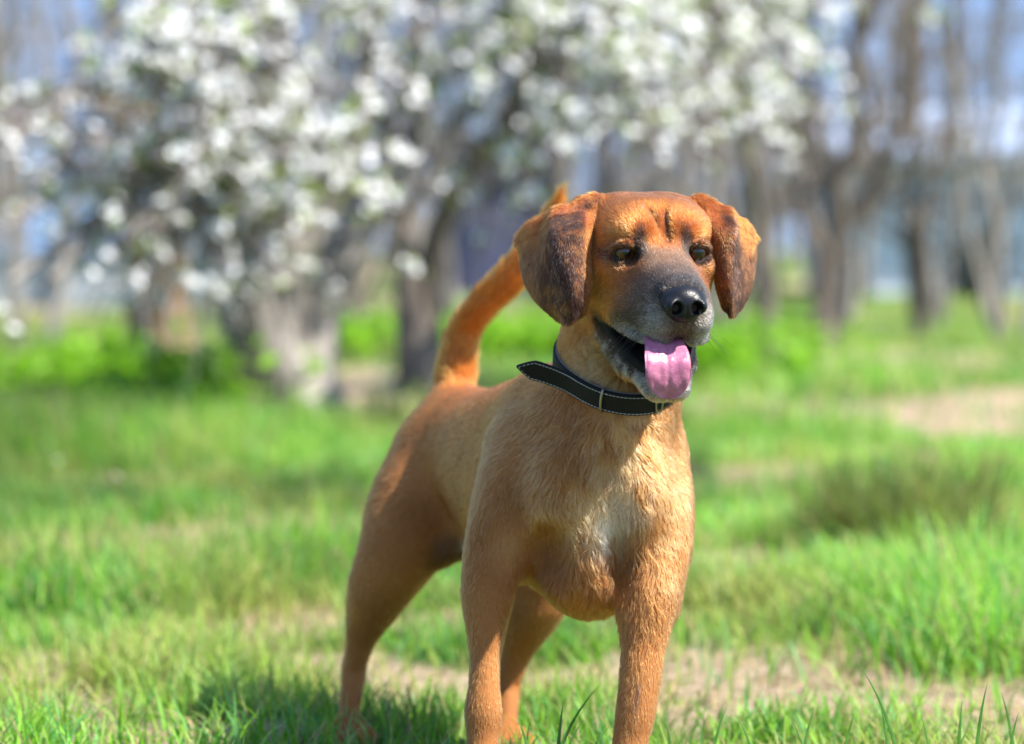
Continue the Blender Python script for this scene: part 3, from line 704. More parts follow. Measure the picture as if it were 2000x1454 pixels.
fd.ell(at(1245, 972, 3.085), (.042, .036, .058), BB, .03)
fd.ell(at(1072, 1085, 3.066), (.044, .025, .040), BB, .012, cut=True)    # hollows beside the brisket
fd.ell(at(1222, 1105, 3.032), (.044, .017, .044), BB, .012, cut=True)
fd.cap(at(1172, 950, 3.082), .024, at(1160, 1130, 3.094), .026, .02)     # breastbone
fd.cap(at(1007, 1102, 3.155), .023, at(992, 1060, 3.16), .026, .014)     # elbows
fd.cap(at(1292, 1185, 3.09), .021, at(1290, 1130, 3.10), .024, .014)
fd.cap(at(1020, 1108, 3.175), .020, at(1008, 1085, 3.17), .022, .012)
# --- hind legs
for pts in (
    [(858, 905, 3.56, .066), (816, 990, 3.53, .066), (780, 1075, 3.51, .055), (741, 1150, 3.52, .0415), (712, 1225, 3.54, .0240), (696, 1290, 3.55, .0160), (691, 1318, 3.555, .0165), (682, 1390, 3.525, .0140), (674, 1445, 3.50, .016)],
    [(990, 905, 3.60, .07), (1045, 990, 3.54, .072), (1065, 1085, 3.48, .056), (1046, 1170, 3.47, .042), (1015, 1255, 3.50, .024), (997, 1320, 3.51, .017), (992, 1350, 3.51, .0165), (988, 1420, 3.48, .0145), (984, 1462, 3.46, .016)],
):
    P = [(at(x, y, d), r) for x, y, d, r in pts]
    fd.chain(P[:5], .025); fd.chain(P[3:], .006)
    f = P[-1][0]; g = np.array([f[0], f[1], .02])
    fd.cap(f, .02, g + bF * .01, .024, .02)
    for l in (-.024, -.008, .008, .024):
        fd.cap(g + bL * l * .7 + bF * .012, .016, g + bL * l + bF * (.044 if abs(l) < .02 else .033) - bU * .006, .0135, .006)
fd.cap(at(698, 1205, 3.565), .0085, at(686, 1292, 3.567), .0080, .014)  # heel tendons and hocks
fd.cap(at(686, 1292, 3.567), .0095, at(690, 1322, 3.56), .0110, .010)
fd.cap(at(1002, 1240, 3.525), .0085, at(988, 1325, 3.525), .0095, .014)
# --- tail
tail = [(890, 830, 3.58, .045), (886, 775, 3.63, 43), (894, 705, 3.64, 36), (908, 645, 3.64, 30), (945, 592, 3.62, 29), (1000, 537, 3.60, 31), (1050, 470, 3.59, 25), (1085, 405, 3.58, 14), (1099, 366, 3.57, 4)]
TAIL = [(at(x, y, d), r if r < 1 else rr(r, d)) for x, y, d, r in tail]
fd.chain(TAIL, .02)
# --- head
fd.ell(H(-.012, 0, -.004), (.088, .070, .061), HB, .03)                       # cranium
for s_ in (-1, 1):
    fd.ell(H(-.006, s_ * .036, .017), (.062, .034, .037), HB, .025)            # square sides of the skull
    fd.ell(H(.000, s_ * .046, -.034), (.058, .030, .048), HB, .03)            # cheek
    fd.ell(H(.043, s_ * .033, .0285), (.030, .026, .017), HB, .020)            # brow
    fd.ell(H(.040, s_ * .054, -.012), (.034, .016, .016), HB, .02)            # cheekbone
fd.ell(H(.035, 0, .022), (.035, .045, .034), HB, .03)                         # forehead
fd.cap(H(.035, 0, -.022), .046, H(.160, 0, -.040), .030, .028, (hU, .95))     # muzzle bridge
fd.cap(H(.070, 0, -.008), .026, H(.162, 0, -.019), .0190, .016, (hL, 1.35))
for s_ in (-1, 1):
    fd.ell(H(.120, s_ * .0265, -.047), (.060, .0195, .029), tilt(2), .014)      # flews
    fd.ell(H(.070, s_ * .036, -.055), (.050, .022, .028), tilt(0), .022)
    fd.ell(H(.157, s_ * .0165, -.055), (.023, .0165, .0205), HB, .010)          # lip pads under the nose
# lower jaw
for s_ in (-1, 1):
    fd.cap(H(-.005, s_ * .040, -.082), .024, H(.085, s_ * .027, -.121), .0155, .014)
    fd.cap(H(.085, s_ * .027, -.121), .0155, H(.130, s_ * .013, -.138), .0130, .012)
fd.cap(H(.02, 0, -.108), .026, H(.118, 0, -.138), .0150, .014)
# mouth opening: a wedge from the corners to the front
for t in np.linspace(0, 1, 14):
    f_ = .030 + t * .14; lo_ = -.081 - .37 * (f_ - .03) + .25 * max(0, f_ - .12); hi_ = -.0765
    fd.cap(H(f_, -.09, (lo_ + hi_) / 2), (hi_ - lo_) / 2, H(f_, .09, (lo_ + hi_) / 2), (hi_ - lo_) / 2, .003, cut=True)
fd.cap(H(.0, 0, -.088), .030, H(.080, 0, -.100), .016, .006)                  # back of the mouth
for s_ in (-1, 1):                                                            # slack lips
    fd.chain([(H(.030, s_ * .050, -.080), .006), (H(.050, s_ * .0475, -.0895), .0060), (H(.080, s_ * .0385, -.103), .0060), (H(.110, s_ * .0275, -.1135), .0055), (H(.130, s_ * .016, -.119), .005), (H(.136, 0, -.121), .005)], .006)
    fd.chain([(H(.030, s_ * .050, -.077), .006), (H(.070, s_ * .0475, -.0765), .0055), (H(.115, s_ * .0435, -.0765), .0055), (H(.150, s_ * .034, -.0765), .005), (H(.170, s_ * .016, -.073), .005)], .008)
# eye sockets and lids
EYES = []; LIDS = []
for s_ in (-1, 1):
    e = H(.0620, s_ * .0425, .0065)
    EYES.append(e)
    fd.ell(H(.0785, s_ * .0435, .0062), (.023, .0152, .0130), HB, .006, cut=True)
    for du, rad in ((.0126, .0040), (-.0120, .0036)):                        # upper and lower lid
        arc = []
        for t in np.linspace(-1, 1, 7):
            arc.append((H(.0745 - .008 * t * t + (.002 if du > 0 else 0), s_ * (.0428 + .0135 * t), .0065 + du * (1 - .72 * t * t) + .001 * t), rad))
        fd.chain(arc, .003); LIDS.append([q for q, _ in arc])
# forehead furrows
FURROWS = [(H(.048, -.0155, .062), H(.078, -.0016, .030)), (H(.052, .0055, .060), H(.081, .0043, .024))]
for a, b in FURROWS: fd.cap(a + hU * .004 - hF * .006, .0004, b, .0010, .012, cut=True)
fd.cap(H(.192, 0, -.050), .0016, H(.180, 0, -.078), .0030, .006, cut=True)     # philtrum
# --- ears
EAR_R = [[(1164, 398, 3.055), (1128, 406, 3.045), (1088, 420, 3.05), (1048, 436, 3.08), (1014, 464, 3.12)],
         [(1152, 438, 3.030), (1118, 448, 3.012), (1080, 460, 3.025), (1045, 475, 3.06), (1017, 492, 3.10)],
         [(1146, 500, 3.020), (1115, 510, 3.000), (1080, 520, 3.012), (1048, 530, 3.045), (1025, 537, 3.08)],
         [(1146, 560, 3.015), (1120, 570, 3.000), (1092, 577, 3.010), (1064, 582, 3.035), (1045, 580, 3.06)],
         [(1136, 610, 3.020), (1122, 623, 3.012), (1106, 628, 3.012), (1088, 620, 3.025), (1072, 608, 3.04)]]
EAR_L = [[(1362, 400, 3.075), (1386, 407, 3.065), (1415, 419, 3.075), (1445, 434, 3.10), (1471, 462, 3.135)],
         [(1380, 432, 3.055), (1402, 441, 3.035), (1426, 450, 3.050), (1450, 463, 3.085), (1473, 484, 3.12)],
         [(1392, 490, 3.048), (1410, 498, 3.030), (1430, 505, 3.045), (1452, 512, 3.075), (1471, 520, 3.105)],
         [(1402, 550, 3.045), (1415, 556, 3.033), (1432, 560, 3.045), (1450, 564, 3.065), (1463, 562, 3.085)],
         [(1416, 598, 3.050), (1421, 608, 3.045), (1428, 614, 3.045), (1438, 606, 3.055), (1447, 597, 3.065)]]
EARS = []; NE = 84
for net in (EAR_R, EAR_L):
    S = spline_net([[at(*c) for c in row] for row in net], NE, NE)
    uu = np.linspace(0, 1, NE)[:, None]; vv = np.linspace(0, 1, NE)[None, :]
    S = S - CF * (.016 * smooth(.08, .35, uu) * (1 - smooth(.35, .8, vv)))[..., None]     # the flap stands off from the cheek
    EARS.append(S)
    u = np.linspace(0, 1, NE)[:, None]; v = np.linspace(0, 1, NE)[None, :]
    edge = np.minimum(np.minimum(v, 1 - v), 1 - u)
    fold = .0085 * np.exp(-((v - .43 + .12 * u) / .075) ** 2) * (1 - smooth(.25, .75, u)) - .0055 * np.exp(-((v - .66) / .10) ** 2) * (1 - smooth(.2, .6, u)) + .004 * np.exp(-((v - .25) / .08) ** 2) * smooth(.3, .6, u)
    S = S - fold[..., None] * norm(np.array([S[NE // 2, NE // 2, 0] - HC[0], -.9 * abs(S[NE // 2, NE // 2, 0] - HC[0]), 0])) * -1
    R = .0028 + .0022 * smooth(0, .2, edge) + .003 * (1 - smooth(0, .25, u + 0 * v)) * (1 - v)
    R = R + .002 * np.exp(-(v / .06) ** 2)                                     # thick rolled front rim
    S = S + (0.0014 * (vnoise(S, 40.) - .5))[..., None]
    hi_ = S[:22].reshape(-1, 3); fd.balls(hi_, R[:22].ravel(), .008); fd.balls(S[20:].reshape(-1, 3), R[20:].ravel(), .002)
for c, r in (((1152, 408, 3.06), .015), ((1372, 408, 3.08), .013)):          # ear roots
    fd.ell(at(*c), (r * 1.1, r, r * .8), HB, .02)
for a, b in (((1018, 470, 3.105), (1030, 500, 3.075)), ((1470, 466, 3.12), (1462, 500, 3.085))):
    fd.cap(at(*a), .0045, at(*b), .004, .006)                                  # folded back corner of the flap
P, F = fd.mesh(2)
N = vert_normals(P, F)
# ------------------------------------------------------------------ coat: markings, lie and length of the hair
from mathutils.kdtree import KDTree
def kd_of(A):
    k = KDTree(len(A))
    for i, p in enumerate(A): k.insert(p, i)
    k.balance(); return k
ear_pts = [S.reshape(-1, 3) for S in EARS]
ear_lo = [A.min(0) - .02 for A in ear_pts]; ear_hi = [A.max(0) + .02 for A in ear_pts]
ear_kd = [kd_of(A) for A in ear_pts]
def ear_uv(Q):
    """per point: which ear (-1 none), u down the flap, v from front rim to back rim"""
    e = np.full(len(Q), -1); U = np.zeros(len(Q)); V = np.zeros(len(Q)); D = np.full(len(Q), 9.)
    for j in (0, 1):
        idx = np.where(((Q > ear_lo[j]) & (Q < ear_hi[j])).all(1))[0]
        for i in idx:
            _, n, d = ear_kd[j].find(Q[i])
            if d < .0125 and d < D[i]:
                e[i] = j; D[i] = d; U[i] = (n // NE) / (NE - 1); V[i] = (n % NE) / (NE - 1)
    return e, U, V
def seg_dist(Q, a, b):
    a = np.asarray(a); b = np.asarray(b); ba = b - a
    t = np.clip(((Q - a) @ ba) / (ba @ ba + 1e-12), 0, 1)
    return np.linalg.norm(Q - a - t[:, None] * ba, axis=1)
def blob(Q, c, r, soft=.5):
    d = np.linalg.norm(Q - np.asarray(c), axis=1) / r
    return 1 - smooth(1 - soft, 1 + soft, d)
def line(Q, a, b, r, soft=.5):
    return 1 - smooth(1 - soft, 1 + soft, seg_dist(Q, a, b) / r)
def eblob(L, c, r, soft=.4):             # ellipsoid spot in head coordinates
    d = np.linalg.norm((L - np.asarray(c)) / np.asarray(r), axis=1)
    return 1 - smooth(1 - soft, 1 + soft, d)
def mix(C, col, w): return C + (np.asarray(col) - C) * np.clip(w, 0, 1)[:, None]
TAN = np.array([.43, .19, .058]); RUST = np.array([.46, .175, .040]); FAWN = np.array([.43, .225, .085])
CREAM = np.array([.62, .40, .20]); DARK = np.array([.040, .020, .014]); SOOT = np.array([.125, .092, .074]); GREY = np.array([.43, .40, .37])
BLACK = np.array([.010, .009, .010])
def coat(Q, e, U, V):
    n1 = vnoise(Q, 22.); n2 = vnoise(Q, 75., 3.7); n3 = vnoise(Q, 160., 9.1)
    L = (Q - HC) @ HB.T
    C = np.tile(FAWN, (len(Q), 1))
    C = mix(C, RUST, .75 * smooth(.40, .50, Q[:, 2] + .03 * (n1 - .5)) * smooth(3.15, 3.3, Q[:, 1]))        # saddle
    C = mix(C, TAN * .6 + FAWN * .3, smooth(3.42, 3.5, Q[:, 1]) * .6)                                                         # hindquarters
    C = mix(C, (.50, .215, .055), np.max([line(Q, a[0], b[0], .05) for a, b in zip(TAIL[1:-1], TAIL[2:])], axis=0) * .85)
    C = mix(C, TAN * .5 + FAWN * .5, .75 * (1 - smooth(.30, .38, Q[:, 2])))                                                   # legs
    # chest: pale, broken by darker tufts, white spot
    ch = .5 * blob(Q, at(1205, 960, 3.06), .075, .6) * smooth(.42, .62, .5 * n1 + .5 * n2 + .03)
    C = mix(C, CREAM, ch)
    C = mix(C, CREAM, .9 * line(Q, at(1150, 1020, 3.05), at(1235, 850, 3.04), .03, .7) * smooth(.3, .5, n2))
    C = mix(C, CREAM, .45 * line(Q, at(1090, 1005, 3.06), at(1000, 1075, 3.09), .022, .8))
    C = mix(C, CREAM, .7 * line(Q, at(1320, 960, 3.09), at(1300, 1120, 3.05), .022, .8) * n2)
    C = mix(C, (.74, .64, .53), .9 * blob(Q, at(1186, 1045, 3.05), .024, .7) * smooth(.3, .55, n3)); C = mix(C, (.72, .60, .46), .45 * blob(Q, at(1215, 985, 3.05), .03, .7) * smooth(.4, .6, n2))
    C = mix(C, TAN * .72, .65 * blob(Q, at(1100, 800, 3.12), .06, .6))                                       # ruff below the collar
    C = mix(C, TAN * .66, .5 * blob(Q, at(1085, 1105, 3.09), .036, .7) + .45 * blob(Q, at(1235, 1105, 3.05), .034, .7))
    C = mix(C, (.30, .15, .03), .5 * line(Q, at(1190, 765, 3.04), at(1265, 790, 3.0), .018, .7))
    C = mix(C, (.16, .09, .045), .8 * line(Q, at(855, 1085, 3.49), at(905, 1072, 3.45), .022, .6))           # dark sheath, with the belly shadow near it painted into the coat
    C = mix(C, (.55, .5, .46), .9 * blob(Q, at(925, 1085, 3.42), .02, .6))
    C = mix(C, (.17, .12, .10), .5 * line(Q, at(1247, 1340, 3.02), at(1240, 1395, 3.01), .0035, .6))        # scar on the foreleg
    # head
    hd = smooth(-.13, -.05, L[:, 0]) * smooth(-.16, -.10, L[:, 2])
    nk = smooth(.47, .52, Q[:, 2]) * (1 - smooth(3.15, 3.25, Q[:, 1]))
    C = mix(C, (TAN * .5 + RUST * .5) * (.82 + .3 * n1[:, None]), np.maximum(hd, nk * .95))
    C = mix(C, CREAM, .75 * line(Q, at(1150, 690, 3.06), at(1205, 760, 3.04), .022, .7))                     # pale throat
    f_, l_, u_ = L[:, 0], np.abs(L[:, 1]), L[:, 2]
    above = smooth(-.082, -.074, u_)
    C = mix(C, (.37, .130, .028), eblob(L, (.06, 0, .03), (.06, .045, .030)) * .8)                            # rich forehead
    C = mix(C, (.27, .19, .135), .85 * smooth(.062, .080, f_ + .012 * (n2 - .5)) * above * (1 - smooth(.022, .036, l_)) * (1 - smooth(.012, .022, u_)))   # dusty bridge
    C = mix(C, (.20, .125, .080), .6 * above * smooth(.066, .105, f_ + .02 * (n2 - .5)) * smooth(.018, .03, l_) * (1 - smooth(-.010, .004, u_)))
    C = mix(C, (.44, .25, .10), .65 * np.maximum(eblob(L, (.055, -.052, -.036), (.03, .02, .007), .6), eblob(L, (.055, .052, -.036), (.03, .02, .007), .6)) * smooth(.3, .5, n2))
    C = mix(C, SOOT, .92 * above * smooth(.094, .140, f_ + .018 * (n2 - .5) - .25 * (u_ + .03)))
    C = mix(C, SOOT * .75, .85 * above * (1 - smooth(-.062, -.046, u_ + .25 * (.1 - f_))) * smooth(.058, .085, f_) * smooth(.02, .03, l_))
    C = mix(C, (.028, .026, .028), .9 * above * smooth(.150, .168, f_) * smooth(-.032, -.022, u_) * (1 - smooth(.024, .036, l_)))
    for s_ in (-1, 1):
        C = mix(C, GREY, .45 * eblob(L, (.176, s_ * .028, -.052), (.030, .012, .020), .6) * (.5 + n3))
        C = mix(C, GREY, .40 * eblob(L, (.150, s_ * .036, -.072), (.06, .03, .009), .5) * (.5 + n3))
        C = mix(C, (.075, .052, .040), .62 * eblob(L, (.062, s_ * .045, .004), (.03, .024, .0150), .5))       # eye surround
        C = mix(C, (.045, .037, .036), .85 * eblob(L, (.074, s_ * .0265, .018), (.03, .0075, .020), .5))      # inner brow smudge
        C = mix(C, (.08, .055, .04), .65 * eblob(L, (.045, s_ * .064, .002), (.02, .016, .007), .6))
        C = mix(C, (.46, .24, .075), .55 * eblob(L, (.060, s_ * .048, .0295), (.03, .012, .005), .6))         # pale brow
        C = mix(C, BLACK, np.maximum(eblob(L, (.0, s_ * .067, .048), (.035, .006, .014), .4), 0) * .85)       # seam at the ear root
    C = mix(C, BLACK * 2, .8 * line(Q, at(1170, 384, 3.04), at(1153, 425, 3.02), .0055, .6)); C = mix(C, BLACK * 2, .8 * line(Q, at(1343, 380, 3.05), at(1368, 402, 3.045), .0055, .6))
    for A in LIDS:
        for a, b in zip(A[:-1], A[1:]): C = mix(C, BLACK, line(Q, a, b, .0037, .4))
    for a, b in FURROWS: C = mix(C, (.12, .045, .016), .7 * line(Q, a + hU * .010 - hF * .016, a, .0034, .9)); C = mix(C, (.08, .030, .012), .85 * line(Q, a, b, .0032, .8))
    # chin, lips, mouth
    lo_ = -.081 - .37 * (f_ - .03) + .25 * (f_ - .12).clip(0, 1)
    below = lo_ - u_
    jaw = smooth(.005, .03, f_) * smooth(-.02, .002, below) * (1 - smooth(.020, .040, below + .012 * (n2 - .5)))
    C = mix(C, SOOT * .55, .97 * jaw)
    C = mix(C, GREY, .65 * jaw * smooth(.56, .70, n3) * smooth(.008, .014, below))
    C = mix(C, (.42, .39, .36), .6 * eblob(L, (.136, 0, -.138), (.036, .042, .018), .5) * smooth(.15, .5, n3))
    ins_ = smooth(-.010, -.006, -below) * (1 - smooth(-.0790, -.0765, u_)) * smooth(.010, .025, f_)
    C = mix(C, BLACK, ins_ * (l_ < .07))
    # ears
    for j in (0, 1):
        m = e == j
        if not m.any(): continue
        u, v = U[m], V[m]; c = np.tile(np.array([.36, .135, .036]), (m.sum(), 1)); q1 = n1[m]; q2 = n2[m]; q3 = n3[m]
        brown = np.array([.110, .048, .029]); mid = np.array([.19, .082, .038])
        if j == 0:
            c = mix(c, mid, smooth(.12, .45, u + .4 * (q1 - .5)))
            band = np.exp(-((v - .30 - .25 * u * u) / (.15 + .28 * u)) ** 4) * smooth(.05, .18, u)
            c = mix(c, brown * .7, np.clip(1.1 * band * (.85 + .25 * q2), 0, 1))
            c = mix(c, brown, .8 * smooth(.62, .9, u) * smooth(.12, .22, v))
            c = mix(c, TAN, .9 * (1 - smooth(.05, .13, v)))
            c = mix(c, DARK, .6 * np.exp(-((u - .26) / .1) ** 2 - ((v - .62) / .05) ** 2))
            c = mix(c, DARK * .5, np.exp(-((u - .06) / .05) ** 2 - ((v - .10) / .08) ** 2) * .8)
        else:
            c = mix(c, mid, smooth(.15, .55, u + .4 * (q1 - .5)) * smooth(.25, .4, v))
            band = np.exp(-((v - .42 - .1 * u) / (.12 + .2 * u)) ** 4) * smooth(.05, .2, u)
            c = mix(c, brown * .9, .9 * band * (.8 + .3 * q2))
            c = mix(c, brown * .8, .9 * smooth(.70, .92, u))
            c = mix(c, TAN * 1.05, .95 * (1 - smooth(.16, .26, v + .15 * u)))
        c = mix(c, TAN * .9, .35 * smooth(.55, .75, q3))
        C[m] = c
    return np.clip(C * (.88 + .24 * n1[:, None]), 0, 1) ** 1.40 * .95
FLOWS = []
def flow(a, b, v, s): FLOWS.append((np.asarray(a), np.asarray(b), norm(v), s))
down = np.array([0, 0, -1.0])
flow(H(.06, 0, -.02), H(.19, 0, -.03), -hF + .25 * hU, .035)
flow(H(.05, 0, .04), H(-.06, 0, .05), -hF + .1 * hU, .04)
for s_ in (-1, 1):
    flow(H(.03, s_ * .06, -.02), H(.01, s_ * .06, -.06), -hF - .5 * hU + .4 * s_ * hL, .03)
    flow(H(.15, s_ * .03, -.055), H(.06, s_ * .05, -.06), -hF - .45 * hU + .25 * s_ * hL, .025)
    flow(H(.12, s_ * .02, -.13), H(.03, s_ * .04, -.11), -hF - .5 * hU + .2 * s_ * hL, .025)
flow(at(1240, 640, 3.1), at(1190, 790, 3.12), down - .25 * bF, .08)
flow(at(1200, 830, 3.06), at(1160, 1150, 3.06), down + .05 * bF, .06)
flow(at(1090, 800, 3.15), at(1000, 900, 3.2), down - .6 * bF - .5 * bL, .06)
flow(at(1320, 820, 3.1), at(1330, 950, 3.1), down + .3 * bL - .3 * bF, .05)
flow(at(1080, 800, 3.3), at(900, 830, 3.6), -bF + .15 * down, .10)
flow(at(950, 980, 3.35), at(860, 980, 3.5), -bF + .6 * down, .07)
for pts in ([(985, 900, 3.19), (968, 1080, 3.13), (949, 1260, 3.10), (940, 1540, 3.05)], [(1280, 900, 3.12), (1278, 1075, 3.10), (1259, 1240, 3.06), (1222, 1540, 3.0)],
            [(830, 900, 3.56), (772, 1075, 3.51), (712, 1225, 3.54), (690, 1325, 3.55), (672, 1450, 3.5)], [(1000, 905, 3.6), (1065, 1085, 3.48), (1015, 1255, 3.5), (984, 1460, 3.46)]):
    Q = [at(*p) for p in pts]
    for a, b in zip(Q[:-1], Q[1:]): flow(a, b, norm(b - a) + .15 * down, .045)
for (a, _), (b, _) in zip(TAIL[1:-1], TAIL[2:]): flow(a, b, b - a, .03)
def lie(Q):
    v = np.zeros_like(Q); w = np.full(len(Q), 1e-9)
    for a, b, d, s in FLOWS:
        k = np.exp(-(seg_dist(Q, a, b) / s) ** 1.5) + 1e-7; v += k[:, None] * d; w += k
    return v / w[:, None]
RING_C = None
def hair_len(Q, e, U, V):
    L = (Q - HC) @ HB.T
    ln = np.full(len(Q), .0095)
    ln = np.where(Q[:, 2] < .30, .0072, ln); ln = np.where(Q[:, 2] < .16, .0058, ln)
    chest = np.maximum(line(Q, at(1220, 800, 3.06), at(1160, 1150, 3.06), .075, .5), .9 * line(Q, at(1300, 1150, 3.04), at(1270, 1230, 3.05), .02, .8))
    ln = ln + .0065 * chest
    ln = ln + .006 * line(Q, at(1150, 690, 3.06), at(1255, 780, 3.0), .035, .6)
    tl = np.max([line(Q, a[0], b[0], .05) for a, b in zip(TAIL[1:-1], TAIL[2:])], axis=0); ln = np.where(tl > .5, .015, ln)
    hd = smooth(-.10, -.04, L[:, 0]) * smooth(-.115, -.09, L[:, 2])
    ln = ln + (.0062 - ln) * hd
    mz = smooth(.05, .11, L[:, 0]) * smooth(-.17, -.15, L[:, 2]); ln = ln + (.0036 - ln) * mz
    ln = ln + .004 * eblob(L, (.125, 0, -.14), (.03, .03, .012), .6)
    ln = np.where(e >= 0, .0052, ln)
    ln = np.where((e >= 0) & (U < .12), .009, ln)
    return ln

# ------------------------------------------------------------------ dog body mesh and materials
dog = empty('dog', (P[:, 0].mean(), P[:, 1].mean(), 0))
tag(dog, 'tan dog with dark drooping ears and open mouth standing on the grass', 'dog')
ve, vU, vV = ear_uv(P)
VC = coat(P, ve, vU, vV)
m_skin, nt, b = new_mat('dog_skin')
a = nt.nodes.new('ShaderNodeAttribute'); a.attribute_name = 'coat'; nt.links.new(a.outputs['Color'], b.inputs['Base Color'])
b.inputs['Roughness'].default_value = .75; b.inputs['Specular IOR Level'].default_value = .25
nz = nt.nodes.new('ShaderNodeTexNoise'); nz.inputs['Scale'].default_value = 900
bp = nt.nodes.new('ShaderNodeBump'); bp.inputs['Strength'].default_value = .3; bp.inputs['Distance'].default_value = .001
nt.links.new(nz.outputs['Fac'], bp.inputs['Height']); nt.links.new(bp.outputs[0], b.inputs['Normal'])
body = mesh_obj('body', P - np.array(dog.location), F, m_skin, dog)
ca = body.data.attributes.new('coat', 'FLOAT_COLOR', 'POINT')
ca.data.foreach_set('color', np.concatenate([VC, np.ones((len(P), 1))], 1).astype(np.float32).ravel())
def dogpart(name, V, Fc, mat, parent=None):
    return mesh_obj(name, np.asarray(V) - np.array(dog.location), Fc, mat, parent or dog)

# ------------------------------------------------------------------ collar path (needed to keep the hair clear of it)
def march(o, d, t0, t1, n=160):
    t = np.linspace(t0, t1, n); f = fd.sample(o + t[:, None] * d)
    s = np.where((f[:-1] < 0) & (f[1:] >= 0))[0]
    return t[s[-1]] if len(s) else t0
pa, pb, pc = at(1085, 698, 3.14), at(1262, 787, 3.05), at(1350, 728, 3.12)
cn = norm(np.cross(pb - pa, pc - pa)); cn = cn if cn[2] > 0 else -cn
cc = at(1212, 742, 3.15); cc = cc - cn * ((cc - pa) @ cn)
e1 = norm(pc - pa); e2 = np.cross(cn, e1)                      # e2 points away from the camera or to it
ang = np.linspace(0, 2 * math.pi, 96, endpoint=False)
rad = np.array([march(cc, math.cos(t) * e1 + math.sin(t) * e2, .03, .16) for t in ang])
for _ in range(6): rad = .5 * rad + .25 * np.roll(rad, 1) + .25 * np.roll(rad, -1)
def ring(t, off=0.0):
    r = np.interp(np.mod(t, 2 * math.pi), np.append(ang, 2 * math.pi), np.append(rad, rad[0])) + off
    return cc + np.cos(t)[:, None] * r[:, None] * e1 + np.sin(t)[:, None] * r[:, None] * e2
def out(t): return np.cos(t)[:, None] * e1 + np.sin(t)[:, None] * e2
fr = -1 if e2[1] > 0 else 1                                     # sign of the side turned to the camera
def ang_of(p):
    q = p - cc; return math.atan2(q @ e2, q @ e1)

# ------------------------------------------------------------------ fur
n_hair = 520000
T = np.concatenate([F[:, [0, 1, 2]], F[:, [0, 2, 3]]])
ar = np.linalg.norm(np.cross(P[T[:, 1]] - P[T[:, 0]], P[T[:, 2]] - P[T[:, 0]]), axis=1)
cen = P[T].mean(1); Lc = (cen - HC) @ HB.T
dens = np.where((Lc[:, 0] > -.09) & (Lc[:, 2] > -.16) & (np.abs(Lc[:, 1]) < .16), 3.6, 1.0)
dens = np.where((Lc[:, 0] > .06) & (Lc[:, 2] > -.15), 5.5, dens)
dens = np.where((Lc[:, 0] < -.09), 1.0, dens)
dens = np.where((cen[:, 1] > 3.3), .6, dens)
w = ar * dens; ti = rng.choice(len(T), n_hair, p=w / w.sum())
r1 = np.sqrt(rng.random(n_hair)); r2 = rng.random(n_hair)
bc = np.stack([1 - r1, r1 * (1 - r2), r1 * r2], 1)
root = (P[T[ti]] * bc[..., None]).sum(1); nrm = norm((N[T[ti]] * bc[..., None]).sum(1))
nearest = np.argmax(bc, 1); vi = T[ti, nearest]
he, hU_, hV_ = ve[vi], vU[vi], vV[vi]
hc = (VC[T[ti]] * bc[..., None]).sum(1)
ln = hair_len(root, he, hU_, hV_)
fl = lie(root)
fl = np.where((he >= 0)[:, None], down + .25 * hF * 0 + np.where((he == 0)[:, None], -.35 * hL, .35 * hL) * (1 - hU_)[:, None], fl)
tf = norm(fl - (fl * nrm).sum(1)[:, None] * nrm)
# tufts: hair lies in locks that wander together
k1 = np.stack([vnoise(root, 70., q * 5.3) for q in range(3)], 1) - .5
k2 = np.stack([vnoise(root, 210., 20 + q * 5.3) for q in range(3)], 1) - .5
longer = smooth(.006, .02, ln)[:, None]
wander = k1 * (.45 + 1.5 * longer) + k2 * (.45 + 1.0 * longer) + rng.normal(0, .14, (n_hair, 3))
tf = norm(tf + wander - (wander * nrm).sum(1)[:, None] * nrm * .8)
lift = .30 + .22 * rng.random(n_hair) + .2 * longer[:, 0] * (k2[:, 0] + .2)
ln = ln * (.65 + .6 * rng.random(n_hair))
# keep clear of eyes, mouth, nose, collar
Lr = (root - HC) @ HB.T
keep = np.ones(n_hair, bool)
for e_ in EYES: keep &= np.linalg.norm(root - e_, axis=1) > .0162
lo_ = -.081 - .37 * (Lr[:, 0] - .03) + .25 * (Lr[:, 0] - .12).clip(0, 1)
mouth = (Lr[:, 2] > lo_ - .0065) & (Lr[:, 2] < -.0785) & (Lr[:, 0] > .02) & (np.abs(Lr[:, 1]) < .07)
keep &= ~mouth
NOSE_C = H(.180, 0, -.0275)
keep &= np.linalg.norm(((root - NOSE_C) @ HB.T) / np.array([.024, .0245, .0185]), axis=1) > 1
cd_ = (root - cc) @ cn; rd_ = np.linalg.norm(root - cc - cd_[:, None] * cn, axis=1)
band = (rd_ < .15) & (cd_ < .0115) & (cd_ > -.0140); keep &= ~band
near = (rd_ < .15) & (cd_ < 0) & (cd_ > -.022); ln = np.where(near, ln * .7, ln); over = (rd_ < .15) & (cd_ > 0) & (cd_ < .03); lift = np.where(over, lift + .30, lift); ln = np.where(over, np.minimum(ln, (cd_ - .0115).clip(0, 1) * 1.1 + .0065), ln)
root, nrm, tf, lift, ln, hc = root[keep], nrm[keep], tf[keep], lift[keep], ln[keep], hc[keep]; n_hair = len(root)
K = 5
pts = np.empty((n_hair, K, 3)); p = root - nrm * .0006
for i in range(K):
    pts[:, i] = p
    s_ = i / (K - 1)
    dirn = norm(nrm * (lift * (1.25 - 1.15 * s_))[:, None] + tf + down * .10 * s_)
    p = p + dirn * (ln / (K - 1))[:, None]
hcur = bpy.data.hair_curves.new('fur'); hcur.add_curves([K] * n_hair)
hcur.position_data.foreach_set('vector', (pts - np.array(dog.location)).astype(np.float32).ravel())
rw = .00018 + .00012 * smooth(.004, .014, ln)
prof = np.array([1, .95, .8, .55, .15])
